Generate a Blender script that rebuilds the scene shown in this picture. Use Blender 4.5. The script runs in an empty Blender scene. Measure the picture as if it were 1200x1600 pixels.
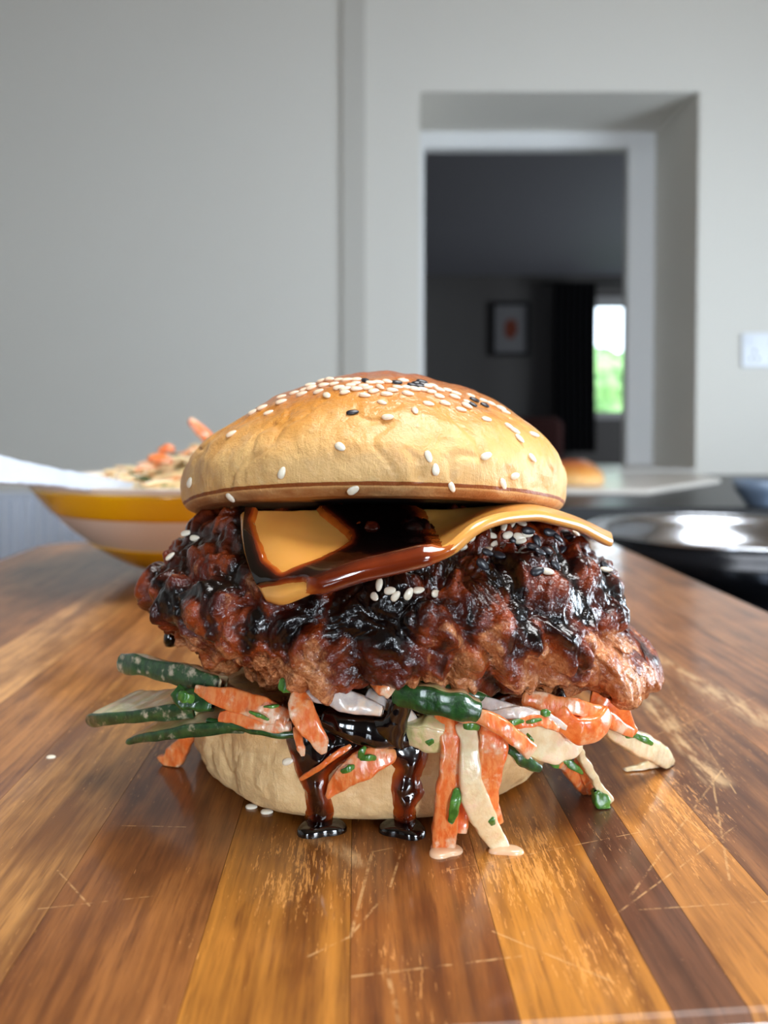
import bpy, math, random
import numpy as np
from mathutils import Vector, Matrix
from mathutils.bvhtree import BVHTree
rnd = random.Random(7)
sc = bpy.context.scene
COL = sc.collection

# ------------------------------------------------------------------ camera
F = 1200.0; TILT = math.radians(1.5); CYP = 703.4      # focal length in px, pitch, principal row
CAM = np.array([0.0, -0.24, 0.10])
cd = bpy.data.cameras.new('camera'); cam = bpy.data.objects.new('camera', cd); COL.objects.link(cam)
cam.location = CAM; cam.rotation_euler = (math.pi/2 - TILT, 0, 0)
cd.sensor_fit = 'VERTICAL'; cd.sensor_height = 36; cd.lens = 27.0
cd.shift_y = -(800 - CYP)/1600
cd.clip_start = 0.01; cd.clip_end = 100
cd.dof.use_dof = True; cd.dof.focus_distance = 0.188; cd.dof.aperture_fstop = 11.5
sc.camera = cam

# ------------------------------------------------------------------ world, lights, exposure
w = bpy.data.worlds.new('sky'); sc.world = w; w.use_nodes = True
w.node_tree.nodes['Background'].inputs[0].default_value = (0.72, 0.86, 1.0, 1)
w.node_tree.nodes['Background'].inputs[1].default_value = 8.0
def area(name, loc, rot, sx, sy, power, col):
    l = bpy.data.lights.new(name, 'AREA'); l.shape = 'RECTANGLE'; l.size = sx; l.size_y = sy
    l.energy = power; l.color = col
    o = bpy.data.objects.new(name, l); COL.objects.link(o); o.location = loc; o.rotation_euler = rot
    return o
R = math.radians
area('daylight_front_right', (1.05, -2.32, 0.50), (R(90), 0, 0), 0.64, 0.70, 50, (0.82, 0.91, 1.0))
area('daylight_front_left', (-0.85, -2.32, 0.50), (R(90), 0, 0), 0.34, 0.70, 14, (0.82, 0.91, 1.0))
area('side_fill', (2.12, 0.55, 0.0), (R(90), 0, R(90)), 1.3, 0.75, 38, (0.80, 0.91, 1.0))  # fill added so the back wall falls off from right to left
area('roof_light', (0.55, 0.0, 1.56), (0, 0, 0), 0.9, 0.9, 12, (1.0, 0.91, 0.80)).data.spread = R(115)
area('far_room_fill', (3.82, 4.6, 0.5), (R(90), 0, R(90)), 1.6, 1.2, 30, (0.85, 0.92, 1.0))  # fill added to brighten the far room, no window built behind it
vs = sc.view_settings
vs.view_transform = 'Standard'; vs.look = 'None'; vs.exposure = 0.0; vs.gamma = 1.0; vs.use_curve_mapping = False
sc.cycles.max_bounces = 8; sc.cycles.diffuse_bounces = 4; sc.cycles.glossy_bounces = 4
sc.cycles.caustics_reflective = False; sc.cycles.caustics_refractive = False
sc.cycles.sample_clamp_indirect = 4.0

# ------------------------------------------------------------------ helpers
def P(px, py, D):
    """world point lying on the sight line of a photo pixel, D metres in front of the camera"""
    a = (px - 600)/F; b = (CYP - py)/F
    ry = math.cos(TILT) + b*math.sin(TILT); rz = -math.sin(TILT) + b*math.cos(TILT)
    return CAM + np.array([a/ry, 1.0, rz/ry])*D
def pix(V):
    V = np.asarray(V, float) - CAM
    fy = V[..., 1]*math.cos(TILT) - V[..., 2]*math.sin(TILT)
    fz = V[..., 1]*math.sin(TILT) + V[..., 2]*math.cos(TILT)
    return 600 + F*V[..., 0]/fy, CYP - F*fz/fy
def ground(px, py, z=0.0):
    d = P(px, py, 1.0) - CAM
    return CAM + d*((z - CAM[2])/d[2])
def S(r, g, b):
    f = lambda c: (c/255/12.92) if c/255 <= .04045 else ((c/255 + .055)/1.055)**2.4
    return (f(r), f(g), f(b), 1)
def fade(t): return t*t*t*(t*(t*6 - 15) + 10)
def hsh(i, j, k, seed):
    with np.errstate(over='ignore'):
        h = (i.astype(np.uint32)*np.uint32(73856093)) ^ (j.astype(np.uint32)*np.uint32(19349663)) ^ (k.astype(np.uint32)*np.uint32(83492791)) ^ np.uint32((seed*2654435761) & 0xffffffff)
        h ^= h >> np.uint32(15); h *= np.uint32(2246822519); h ^= h >> np.uint32(13); h *= np.uint32(3266489917); h ^= h >> np.uint32(16)
    return h.astype(np.float64)/4294967295.0
def vnoise(p, seed=0):
    i = np.floor(p).astype(np.int64) + 1000; f = fade(p - np.floor(p)); out = 0
    for a in (0, 1):
        for b in (0, 1):
            for c in (0, 1):
                wgt = (f[:, 0] if a else 1 - f[:, 0])*(f[:, 1] if b else 1 - f[:, 1])*(f[:, 2] if c else 1 - f[:, 2])
                out = out + wgt*hsh(i[:, 0] + a, i[:, 1] + b, i[:, 2] + c, seed)
    return out*2 - 1
def fbm(p, o=4, seed=0):
    s = 0; a = 1; t = 0
    for k in range(o):
        s = s + a*vnoise(p*(2.03**k) + 17.3*k, seed + k); t += a; a *= .5
    return s/t
def worley(p, seed=0):
    b = np.floor(p).astype(np.int64); f1 = np.full(len(p), 9.0); f2 = np.full(len(p), 9.0); fid = np.zeros(len(p))
    for dx in (-1, 0, 1):
        for dy in (-1, 0, 1):
            for dz in (-1, 0, 1):
                c = b + np.array([dx, dy, dz]); q = c + 1000
                pt = c + np.stack([hsh(q[:, 0], q[:, 1], q[:, 2], seed + s) for s in (11, 12, 13)], 1)
                d = np.linalg.norm(p - pt, axis=1)
                m = d < f1
                f2 = np.where(m, f1, np.minimum(f2, d))
                fid = np.where(m, hsh(q[:, 0], q[:, 1], q[:, 2], seed + 14), fid)
                f1 = np.where(m, d, f1)
    return f1, f2, fid
def sstep(a, b, x):
    t = np.clip((x - a)/(b - a), 0, 1); return t*t*(3 - 2*t)
def spl(pts, n):
    """Catmull-Rom through pts, n samples evenly spread over the point parameter"""
    p = np.asarray(pts, float)
    if p.ndim == 1: p = p[:, None]
    q = np.vstack([2*p[0] - p[1], p, 2*p[-1] - p[-2]]); m = len(p) - 1
    t = np.linspace(0, m, n); i = np.minimum(t.astype(int), m - 1); f = (t - i)[:, None]
    a, b, c, d = q[i], q[i+1], q[i+2], q[i+3]
    return .5*((2*b) + (-a + c)*f + (2*a - 5*b + 4*c - d)*f**2 + (-a + 3*b - 3*c + d)*f**3)
def sdpoly(x, y, poly):
    """signed distance (negative inside) to a polygon"""
    d = np.full(x.shape, 1e9); ins = np.zeros(x.shape, bool); n = len(poly)
    for k in range(n):
        ax, ay = poly[k]; bx, by = poly[(k + 1) % n]
        ex, ey = bx - ax, by - ay; h = np.clip(((x - ax)*ex + (y - ay)*ey)/(ex*ex + ey*ey + 1e-12), 0, 1)
        d = np.minimum(d, np.hypot(x - ax - ex*h, y - ay - ey*h))
        if ay != by:
            c = ((ay > y) != (by > y)) & (x < (bx - ax)*(y - ay)/(by - ay) + ax); ins ^= c
    return np.where(ins, -d, d)
def tag(o, label=None, cat=None, group=None, kind=None):
    if label: o['label'] = label
    if cat: o['category'] = cat
    if group: o['group'] = group
    if kind: o['kind'] = kind
    return o
def mk(name, V, Fc, mats, parent=None, smooth=True, attr=None, origin=None):
    V = np.asarray(V, float).reshape(-1, 3)
    if parent is None:
        o0 = np.array(origin) if origin is not None else np.array([(V[:, 0].min() + V[:, 0].max())/2, (V[:, 1].min() + V[:, 1].max())/2, V[:, 2].min()])
        base = o0
    else:
        base = np.array(parent['_w']); 
    me = bpy.data.meshes.new(name); me.from_pydata((V - base).tolist(), [], [list(map(int, f)) for f in Fc]); me.update()
    if smooth: me.polygons.foreach_set('use_smooth', [True]*len(me.polygons))
    for m in (mats if isinstance(mats, (list, tuple)) else [mats]): me.materials.append(m)
    for k, a in (attr or {}).items():
        at = me.attributes.new(k, 'FLOAT', 'POINT'); at.data.foreach_set('value', np.asarray(a, np.float32))
    o = bpy.data.objects.new(name, me); COL.objects.link(o)
    o['_w'] = [float(v) for v in base]
    if parent is None: o.location = base
    else: o.parent = parent
    return o
def empty(name, loc, label, cat, group=None):
    o = bpy.data.objects.new(name, None); COL.objects.link(o); o.location = loc; o.empty_display_size = .02
    o['_w'] = [float(v) for v in loc]
    return tag(o, label, cat, group)
def gridf(nu, nv, cu=False, cv=False):
    f = []
    for i in range(nu if cu else nu - 1):
        for j in range(nv if cv else nv - 1):
            a = i*nv + j; b = ((i + 1) % nu)*nv + j; c = ((i + 1) % nu)*nv + (j + 1) % nv; d = i*nv + (j + 1) % nv
            f.append((a, b, c, d))
    return f
def boxv(x0, x1, y0, y1, z0, z1, r=0.0):
    """box, edges chamfered by r"""
    if r <= 0:
        V = [(x, y, z) for x in (x0, x1) for y in (y0, y1) for z in (z0, z1)]
        return V, [(0, 1, 3, 2), (4, 6, 7, 5), (0, 4, 5, 1), (2, 3, 7, 6), (0, 2, 6, 4), (1, 5, 7, 3)]
    V = []; rings = []
    for (e, z) in ((r, z0), (0, z0 + r), (0, z1 - r), (r, z1)):
        k = [(x0 + e + r, y0 + e), (x1 - e - r, y0 + e), (x1 - e, y0 + e + r), (x1 - e, y1 - e - r), (x1 - e - r, y1 - e), (x0 + e + r, y1 - e), (x0 + e, y1 - e - r), (x0 + e, y0 + e + r)]
        V += [(a, b, z) for a, b in k]
    Fc = [tuple(range(7, -1, -1)), tuple(range(24, 32))]
    for q in range(3):
        for k in range(8): Fc.append((q*8 + k, q*8 + (k + 1) % 8, q*8 + 8 + (k + 1) % 8, q*8 + 8 + k))
    return V, Fc
def box(name, b, mat, parent=None, r=0.0, kind=None):
    V, Fc = boxv(*b, r=r); o = mk(name, V, Fc, mat, parent, smooth=False)
    if kind: tag(o, kind=kind)
    return o
def lathe(prof, n=96, c=(0, 0, 0)):
    """prof: list of (r,z); points with r=0 stay as tight rings"""
    p = np.asarray(prof, float); a = np.linspace(0, 2*math.pi, n, endpoint=False)
    V = np.zeros((len(p), n, 3)); rr = np.maximum(p[:, 0], 1e-5)[:, None]
    V[..., 0] = c[0] + rr*np.cos(a); V[..., 1] = c[1] + rr*np.sin(a); V[..., 2] = c[2] + p[:, 1][:, None]
    return V.reshape(-1, 3), [tuple(reversed(f)) for f in gridf(len(p), n, False, True)]

# ---- material helpers
class NT:
    def __init__(s, name):
        s.m = bpy.data.materials.new(name); s.m.use_nodes = True; s.t = s.m.node_tree; s.b = s.t.nodes['Principled BSDF']
        s.co = s.t.nodes.new('ShaderNodeTexCoord').outputs['Object']
    def n(s, t, **kw):
        nd = s.t.nodes.new('ShaderNode' + t)
        for k, v in kw.items():
            if k[0] == 'i': nd.inputs[int(k[1:])].default_value = v
            else: setattr(nd, k, v)
        return nd
    def l(s, a, b): s.t.links.new(a, b)
    def math(s, op, a, b=None, clamp=False, c=None):
        nd = s.n('Math', operation=op, use_clamp=clamp)
        for k, v in enumerate((a, b, c)):
            if v is None: continue
            if hasattr(v, 'links'): s.l(v, nd.inputs[k])
            else: nd.inputs[k].default_value = v
        return nd.outputs[0]
    def noise(s, scale, detail=4, rough=.55, vec=None, out=0, dist=0):
        nd = s.n('TexNoise'); nd.inputs['Scale'].default_value = scale; nd.inputs['Detail'].default_value = detail
        nd.inputs['Roughness'].default_value = rough; nd.inputs['Distortion'].default_value = dist
        s.l(vec if vec is not None else s.co, nd.inputs['Vector']); return nd.outputs[out]
    def mapv(s, scale, vec=None, loc=(0, 0, 0), rot=(0, 0, 0)):
        nd = s.n('Mapping'); nd.inputs['Scale'].default_value = scale; nd.inputs['Location'].default_value = loc; nd.inputs['Rotation'].default_value = rot
        s.l(vec if vec is not None else s.co, nd.inputs['Vector']); return nd.outputs[0]
    def ramp(s, f, stops):
        nd = s.n('ValToRGB'); e = nd.color_ramp.elements
        while len(e) < len(stops): e.new(.5)
        for k, (p, c) in enumerate(stops):
            e[k].position = p; e[k].color = c if len(c) == 4 else (*c, 1)
        s.l(f, nd.inputs[0]); return nd.outputs[0]
    def mix(s, f, a, b, mode='MIX'):
        nd = s.n('Mix', data_type='RGBA', blend_type=mode)
        for k, v in ((0, f), (6, a), (7, b)):
            if hasattr(v, 'links'): s.l(v, nd.inputs[k])
            else: nd.inputs[k].default_value = v
        return nd.outputs[2]
    def mr(s, v, a, b, c=0, d=1, smooth=True):
        nd = s.n('MapRange'); nd.interpolation_type = 'SMOOTHSTEP' if smooth else 'LINEAR'
        s.l(v, nd.inputs[0])
        for k, x in ((1, a), (2, b), (3, c), (4, d)): nd.inputs[k].default_value = x
        return nd.outputs[0]
    def bump(s, h, dist, strength=1.0, normal=None):
        nd = s.n('Bump'); nd.inputs['Distance'].default_value = dist; nd.inputs['Strength'].default_value = strength
        s.l(h, nd.inputs['Height'])
        if normal is not None: s.l(normal, nd.inputs['Normal'])
        return nd.outputs[0]
    def set(s, **kw):
        for k, v in kw.items():
            k = {'color': 'Base Color', 'rough': 'Roughness', 'metal': 'Metallic', 'coat': 'Coat Weight', 'coatr': 'Coat Roughness', 'normal': 'Normal', 'coatn': 'Coat Normal',
                 'sss': 'Subsurface Weight', 'sssr': 'Subsurface Radius', 'ssss': 'Subsurface Scale', 'ior': 'IOR', 'trans': 'Transmission Weight', 'spec': 'Specular IOR Level',
                 'emit': 'Emission Color', 'emits': 'Emission Strength'}[k]
            if hasattr(v, 'links'): s.l(v, s.b.inputs[k])
            else: s.b.inputs[k].default_value = v
        return s.m
def plain(name, col, rough=.5, var=.06, scale=12, bump=0.0, bs=200, **kw):
    """a painted or moulded surface: slight tonal noise and fine relief"""
    t = NT(name); c = t.mix(t.noise(scale, 3), tuple(v*(1 - var) for v in col[:3]) + (1,), tuple(min(1, v*(1 + var)) for v in col[:3]) + (1,))
    t.set(color=c, rough=rough, **kw)
    if bump: t.set(normal=t.bump(t.noise(bs, 3), bump))
    return t.m

# ================================================================== THE ROOM
m_wall = plain('wall_paint', S(214, 210, 202), .75, .015, 3, .0004, 90)
m_wallback = m_wall
m_ceil = plain('ceiling_paint', S(140, 116, 90), .85, .02, 3)
m_trim = plain('trim_paint', S(222, 222, 222), .45, .02, 5)
m_floor = plain('floor_vinyl', S(95, 84, 74), .5, .15, 4)
m_black = plain('black_worktop_stone', S(26, 27, 31), .12, .2, 60)
m_dark = plain('charcoal_cabinet_paint', S(30, 30, 34), .4, .1, 8)
WB0, WB1 = 2.09, 2.43       # near and far face of the thick back wall
FZ, CZ = -0.95, 1.50
XL, XR, YF = -2.2, 2.0, -2.2
hx0, hx1, hz0, hz1 = .107, .9456, -.022, 1.114
def wall_with_hole(name, x0, x1, y0, y1, z0, z1, h, mat):
    hx0, hx1, hx1b, hz0, hz1 = h
    V = []
    for y, hr in ((y0, hx1), (y1, hx1b)):
        V += [(x0, y, z0), (x1, y, z0), (x1, y, z1), (x0, y, z1), (hx0, y, hz0), (hr, y, hz0), (hr, y, hz1), (hx0, y, hz1)]
    Fc = []
    for k in range(4):
        a, b = k, (k + 1) % 4
        Fc += [(a, b, b + 4, a + 4), (8 + b, 8 + a, 8 + a + 4, 8 + b + 4), (b, a, 8 + a, 8 + b), (a + 4, b + 4, b + 12, a + 12)]
    return tag(mk(name, V, Fc, mat, smooth=False), kind='structure')
wall_with_hole('wall_back', XL, XR, WB0, WB1, FZ, CZ, (hx0, hx1, .925, hz0, hz1), m_wallback)
box('wall_left', (XL - .1, XL, YF, WB1, FZ, CZ), m_wall, kind='structure')
m_wallf = plain('dark_kitchen_wall', S(92, 84, 76), .7, .03, 3)
WL = ((-1.04, -.66), (.71, 1.39)); wz0, wz1 = .13, .87
for b in ((XL, XR, YF - .1, YF, FZ, wz0), (XL, XR, YF - .1, YF, wz1, CZ), (XL, WL[0][0], YF - .1, YF, wz0, wz1), (WL[0][1], WL[1][0], YF - .1, YF, wz0, wz1), (WL[1][1], XR, YF - .1, YF, wz0, wz1)):
    box('wall_front', b, m_wallf, kind='structure')
for k, (a, b) in enumerate(WL):
    wn = box('window_%d' % (k + 1), (a, b, YF - .08, YF - .03, wz0, wz0 + .04), m_trim, kind='structure')
    for q in ((a, b, YF - .08, YF - .03, wz1 - .04, wz1), (a, a + .04, YF - .08, YF - .03, wz0 + .04, wz1 - .04), (b - .04, b, YF - .08, YF - .03, wz0 + .04, wz1 - .04), ((a + b)/2 - .02, (a + b)/2 + .02, YF - .08, YF - .03, wz0 + .04, wz1 - .04)):
        box('window_frame', q, m_trim, wn)
# added, unseen window low in the right hand wall, letting the side fill in
sy0, sy1, sz0, sz1 = -.12, 1.22, -.36, .57
for b in ((XR, XR + .1, YF, WB1, FZ, sz0), (XR, XR + .1, YF, WB1, sz1, CZ), (XR, XR + .1, YF, sy0, sz0, sz1), (XR, XR + .1, sy1, WB1, sz0, sz1)):
    box('wall_right', b, m_wall, kind='structure')
wn = box('window_4', (XR + .03, XR + .08, sy0, sy1, sz0, sz0 + .04), m_trim, kind='structure')
for q in ((XR + .03, XR + .08, sy0, sy1, sz1 - .04, sz1), (XR + .03, XR + .08, sy0, sy0 + .04, sz0 + .04, sz1 - .04), (XR + .03, XR + .08, sy1 - .04, sy1, sz0 + .04, sz1 - .04), (XR + .03, XR + .08, .53, .57, sz0 + .04, sz1 - .04)):
    box('window_frame', q, m_trim, wn)
# ceiling with a roof light opening
sk = (.1, 1.0, -.45, .45)
for b in ((XL, XR, YF, sk[2], CZ, CZ + .05), (XL, XR, sk[3], WB1, CZ, CZ + .05), (XL, sk[0], sk[2], sk[3], CZ, CZ + .05), (sk[1], XR, sk[2], sk[3], CZ, CZ + .05)):
    box('ceiling', b, m_ceil, kind='structure')
box('floor', (XL, XR, YF, WB1, FZ - .05, FZ), m_floor, kind='structure')
# boxed in pipe running up the back wall
m_boxing = plain('boxing_dim_tone', S(190, 186, 178), .7, .02, 4)  # dim light on the strip put into a tone darker than the wall
px0, px1 = P(533, 400, 2.30)[0], P(572, 400, 2.30)[0]
tr = box('trim_1', (px0, px1, WB0 - .012, WB0, FZ, CZ), m_boxing, r=.003, kind='structure')
# hatch frame at the far side of the recess, and sill
hf = box('trim_2', (hx0, .925, WB1 - .03, WB1 + .02, 1.06, hz1), m_trim, kind='structure')
fr_x = P(976, 500, 2.67)[0]
box('trim_3', (fr_x, .925, WB1 - .03, WB1 + .02, hz0, 1.06), m_trim, kind='structure')
box('trim_4', (hx0 - .0, hx0 + .03, WB1 - .03, WB1 + .02, hz0, 1.06), m_trim, kind='structure')
m_sill = plain('sill_paint', S(205, 200, 194), .4, .02, 5)
box('trim_5', (hx0 + .001, hx1 - .001, WB0 - .01, WB1 - .03, hz0, hz0 + .004), m_sill, kind='structure')

# ---- the darker room beyond
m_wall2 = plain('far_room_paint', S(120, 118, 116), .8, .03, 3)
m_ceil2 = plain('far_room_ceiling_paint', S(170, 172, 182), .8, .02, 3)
BX0, BX1, BY = -1.2, 3.9, 6.76
box('floor', (BX0, BX1, WB1, BY, FZ - .05, FZ), m_floor, kind='structure')
box('ceiling', (BX0, BX1, WB1, BY, CZ, CZ + .05), m_ceil2, kind='structure')
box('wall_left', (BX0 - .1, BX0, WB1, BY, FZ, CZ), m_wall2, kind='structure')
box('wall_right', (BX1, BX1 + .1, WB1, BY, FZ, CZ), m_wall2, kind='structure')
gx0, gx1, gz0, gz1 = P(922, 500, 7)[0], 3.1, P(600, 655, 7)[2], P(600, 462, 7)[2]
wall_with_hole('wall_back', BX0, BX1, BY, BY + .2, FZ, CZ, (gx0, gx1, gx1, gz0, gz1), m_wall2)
wf = box('window_3', (gx0, gx1, BY + .06, BY + .12, gz0, gz0 + .07), m_trim, kind='structure')
for q in ((gx0, gx1, BY + .06, BY + .12, gz1 - .09, gz1), (gx0, gx0 + .045, BY + .06, BY + .12, gz0 + .07, gz1 - .09), (gx1 - .05, gx1, BY + .06, BY + .12, gz0 + .07, gz1 - .09), (2.5, 2.55, BY + .06, BY + .12, gz0 + .07, gz1 - .09)):
    box('window_frame', q, m_trim, wf)
tg = NT('window_glass'); tg.set(color=(1, 1, 1, 1), rough=0.0, trans=1.0, ior=1.0, spec=.1)
box('window_pane', (gx0 + .045, 2.5, BY + .085, BY + .09, gz0 + .07, gz1 - .09), tg.m, wf)
box('window_pane', (2.55, gx1 - .05, BY + .085, BY + .09, gz0 + .07, gz1 - .09), tg.m, wf)
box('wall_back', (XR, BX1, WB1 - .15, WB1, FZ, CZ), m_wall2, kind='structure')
# hedge outside the far window
t = NT('hedge_leaves'); t.set(color=t.ramp(t.noise(9, 5), [(.35, S(60, 110, 40)), (.65, S(150, 190, 110))]), rough=.6)
hu, hv = 60, 30
uu, vv = np.meshgrid(np.linspace(1.2, 4.6, hu), np.linspace(0, 1, hv), indexing='ij')
hp = np.stack([uu, 8.2 + .35*np.cos(vv*math.pi/2)*-1 + vv*.5, -.95 + 2.0*np.sin(vv*math.pi/2)], -1).reshape(-1, 3)
hp[:, 1] += .12*fbm(hp*5, 3, 5); hp[:, 2] += .14*fbm(hp*4 + 9, 3, 6)
tag(mk('hedge', hp, [tuple(reversed(f)) for f in gridf(hu, hv)], t.m), 'green hedge outside the far window in the dark room', 'hedge')
# long curtain
t = NT('curtain_cloth'); t.set(color=t.mix(t.noise(40, 3), S(22, 22, 26), S(34, 34, 40)), rough=.9)
cx0, cx1 = P(862, 500, 6.9)[0], P(928, 500, 6.9)[0]
un = np.linspace(0, 1, 121); zn = np.linspace(0, 1, 24)
U_, Z_ = np.meshgrid(un, zn, indexing='ij')
ct, cb = P(600, 447, 6.9)[2], P(600, 706, 6.9)[2]
front = np.stack([cx0 + (cx1 - cx0)*U_, 6.58 + .028*np.sin(U_*2*math.pi*7 + .6*np.sin(Z_*5)), ct + (cb - ct)*Z_], -1)
back = front + np.array([0, .006, 0])
vf = np.concatenate([front.reshape(-1, 3), back.reshape(-1, 3)]); g = gridf(121, 24); N0 = 121*24
cur = empty('curtain', ((cx0 + cx1)/2, 6.58, cb), 'long dark pleated curtain hanging left of the bright far window', 'curtain')
mk('drape', vf, [tuple(reversed(f)) for f in g] + [tuple(i + N0 for i in f) for f in g], t.m, cur)
V, Fc = lathe([(0, 0), (.012, 0), (.012, 1), (0, 1)], 12); V = V*np.array([1, 1, 1.9]); V = V[:, [2, 1, 0]]*np.array([1, 1, 1]) + np.array([cx0 - .1, 6.6, ct + .012])
mk('curtain_pole', V, Fc, m_dark, cur)
# framed picture
a0, a1 = P(768, 472, 6.98), P(828, 556, 6.98)
pf = empty('picture_frame', ((a0[0] + a1[0])/2, 6.745, a1[2]), 'dark framed picture with a brown motif on the far dark wall', 'picture')
fx0, fx1, fz0, fz1 = a0[0], a1[0], a1[2], a0[2]
for q in ((fx0, fx1, 6.725, 6.755, fz0, fz0 + .03), (fx0, fx1, 6.725, 6.755, fz1 - .03, fz1), (fx0, fx0 + .03, 6.725, 6.755, fz0 + .03, fz1 - .03), (fx1 - .03, fx1, 6.725, 6.755, fz0 + .03, fz1 - .03)):
    box('frame_bar', q, m_dark, pf)
t = NT('picture_print')
d = t.n('VectorMath', operation='DISTANCE'); t.l(t.mapv((1/.055, 0, 1/.09)), d.inputs[0]); d.inputs[1].default_value = (0, 0, (fz1 - fz0)/2/.09)
blob = t.mr(t.math('ADD', d.outputs['Value'], t.math('MULTIPLY', t.noise(14, 3), .8)), 1.2, 1.7, 1, 0)
t.set(color=t.mix(blob, S(150, 150, 152), S(140, 62, 34)), rough=.6)
box('print_sheet', (fx0 + .03, fx1 - .03, 6.742, 6.752, fz0 + .03, fz1 - .03), t.m, pf)
# low armchair in the far room, just its dark reddish back shows
t = NT('armchair_cloth'); t.set(color=t.mix(t.noise(30, 3), S(60, 30, 28), S(84, 40, 36)), rough=.9)
ach = empty('armchair', (1.15, 6.0, FZ), 'dark reddish armchair in the unlit far room', 'armchair')
box('backrest', (.85, 1.5, 6.15, 6.35, -.45, P(600, 652, 6.5)[2]), t.m, ach, r=.05)
box('seat', (.88, 1.47, 5.55, 6.2, -.75, -.45), t.m, ach, r=.05)
box('armrest', (.76, .88, 5.55, 6.3, -.75, -.22), t.m, ach, r=.04); box('armrest', (1.47, 1.59, 5.55, 6.3, -.75, -.22), t.m, ach, r=.04)
for a in (.82, 1.53):
    for b in (5.62, 6.24): box('leg', (a - .02, a + .02, b - .02, b + .02, FZ, -.75), m_dark, ach)

# ---- socket plate on the wall, right
s0, s1 = P(1160, 520, 2.32), P(1160, 574, 2.32)
m_plate = plain('white_plastic', S(226, 230, 238), .3, .01, 20)
so = empty('wall_socket', (s0[0] + .075, WB0, s1[2]), 'white double socket plate on the wall right of the hatch', 'socket')
box('plate', (s0[0], s0[0] + .15, WB0 - .009, WB0, s1[2], s0[2]), m_plate, so, r=.003)
for k in range(2):
    x = s0[0] + .02 + k*.065; zc_ = (s0[2] + s1[2])/2
    rk = box('rocker_switch', (x, x + .022, WB0 - .013, WB0 - .008, zc_ + .015, zc_ + .04), m_plate, so, r=.002)
    for (a, b) in ((.014, -.008), (.004, -.03), (.024, -.03)):
        box('pin_slot', (x + a, x + a + .007, WB0 - .0095, WB0 - .0085, zc_ + b, zc_ + b + .008), m_dark, so)
# ---- radiator, left, under the wall
m_rad = plain('radiator_enamel', S(236, 240, 250), .35, .01, 5)
rx0, rx1, rz0, rz1 = -1.75, -.62, -.78, P(0, 770, 2.26)[2]
ra = empty('radiator', ((rx0 + rx1)/2, 2.05, rz0), 'white ribbed panel radiator on the wall behind the yellow bowl', 'radiator')
nx = 400; xs = np.linspace(rx0, rx1, nx); ph = (xs - rx0)/(rx1 - rx0)*34
yy = 2.03 - .012*np.clip(np.cos(ph*2*math.pi)*2.2, -1, 1)
zs = [rz0, rz0 + .03, rz1 - .03, rz1]
V = np.array([(x, (y if k in (1, 2) else 2.045), z) for x, y in zip(xs, yy) for k, z in enumerate(zs)])
mk('ribbed_panel', V, gridf(nx, 4), m_rad, ra, smooth=False)
box('rear_panel', (rx0, rx1, 2.05, 2.085, rz0 + .02, rz1 - .012), m_rad, ra)
box('top_grille', (rx0 - .003, rx1 + .003, 2.02, 2.085, rz1 - .012, rz1 + .002), m_rad, ra, r=.002)

# ================================================================== COUNTERS
IZ = -.055      # island worktop level
ik = empty('kitchen_island', (.35, 0, FZ), 'dark kitchen island carrying the wooden board', 'island')
box('island_cabinet', (-.33, 1.15, -.55, .69, FZ + .08, IZ - .03), m_dark, ik)
box('plinth', (-.29, 1.11, -.5, .65, FZ, FZ + .08), m_dark, ik)
tag(box('island_worktop', (-.36, 1.18, -.58, .735, IZ - .03, IZ), m_black, r=.003), 'glossy black worktop under the wooden board and steel bowl', 'worktop')
BZ = -.035
bc = empty('base_cabinet', (1.0, 1.6, FZ), 'charcoal base cabinets below the hatch', 'cabinet')
box('cabinet_body', (-.05, 1.95, 1.16, 2.08, FZ + .1, BZ - .03), m_dark, bc)
box('plinth', (-.02, 1.92, 1.22, 2.08, FZ, FZ + .1), m_dark, bc)
for k in range(4):
    x = -.045 + k*.497
    dd = box('cabinet_door', (x, x + .49, 1.14, 1.16, FZ + .11, BZ - .04), m_dark, bc, r=.002)
m_black2 = plain('matt_black_worktop', S(24, 25, 29), .38, .2, 60)
tag(box('back_worktop', (-.08, 1.98, 1.10, 2.088, BZ - .03, BZ), m_black2, r=.003), 'black worktop running below the hatch', 'worktop')
# pale board on it
t = NT('pale_board_surface'); t.set(color=t.mix(t.noise(6, 5, .6, dist=2), S(200, 192, 182), S(226, 220, 212)), rough=.3)
V = []
pb = [(-.02, 1.40), (.55, 1.36), (.86, 1.72), (.90, 2.02), (.1, 2.04)]
for (z, e) in ((BZ, .002), (BZ + .002, 0), (BZ + .009, 0), (BZ + .011, .003)):
    for (x, y) in pb:
        c = np.array([.45, 1.7]); q = np.array([x, y]); dv = (c - q)/np.linalg.norm(c - q); q = q + dv*e; V.append((q[0], q[1], z))
Fc = [tuple(range(4, -1, -1)), tuple(range(15, 20))] + [(q*5 + k, q*5 + (k + 1) % 5, q*5 + 5 + (k + 1) % 5, q*5 + 5 + k) for q in range(3) for k in range(5)]
tag(mk('serving_board', V, Fc, t.m, smooth=False), 'pale serving board on the black back worktop', 'board')
# small blue grey bowl at the right edge
m_bg = plain('blue_grey_glaze', S(112, 128, 150), .25, .1, 30)
bp = P(1188, 800, 1.36)
bp[2] = BZ
V, Fc = lathe([(0, .001), (.022, 0), (.026, .006), (.042, .028), (.047, .045), (.045, .0455), (.038, .028), (.02, .008), (0, .007)], 64, bp)
tag(mk('blue_bowl', V, Fc, m_bg), 'small blue-grey bowl on the black worktop at the right edge', 'bowl')

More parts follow.
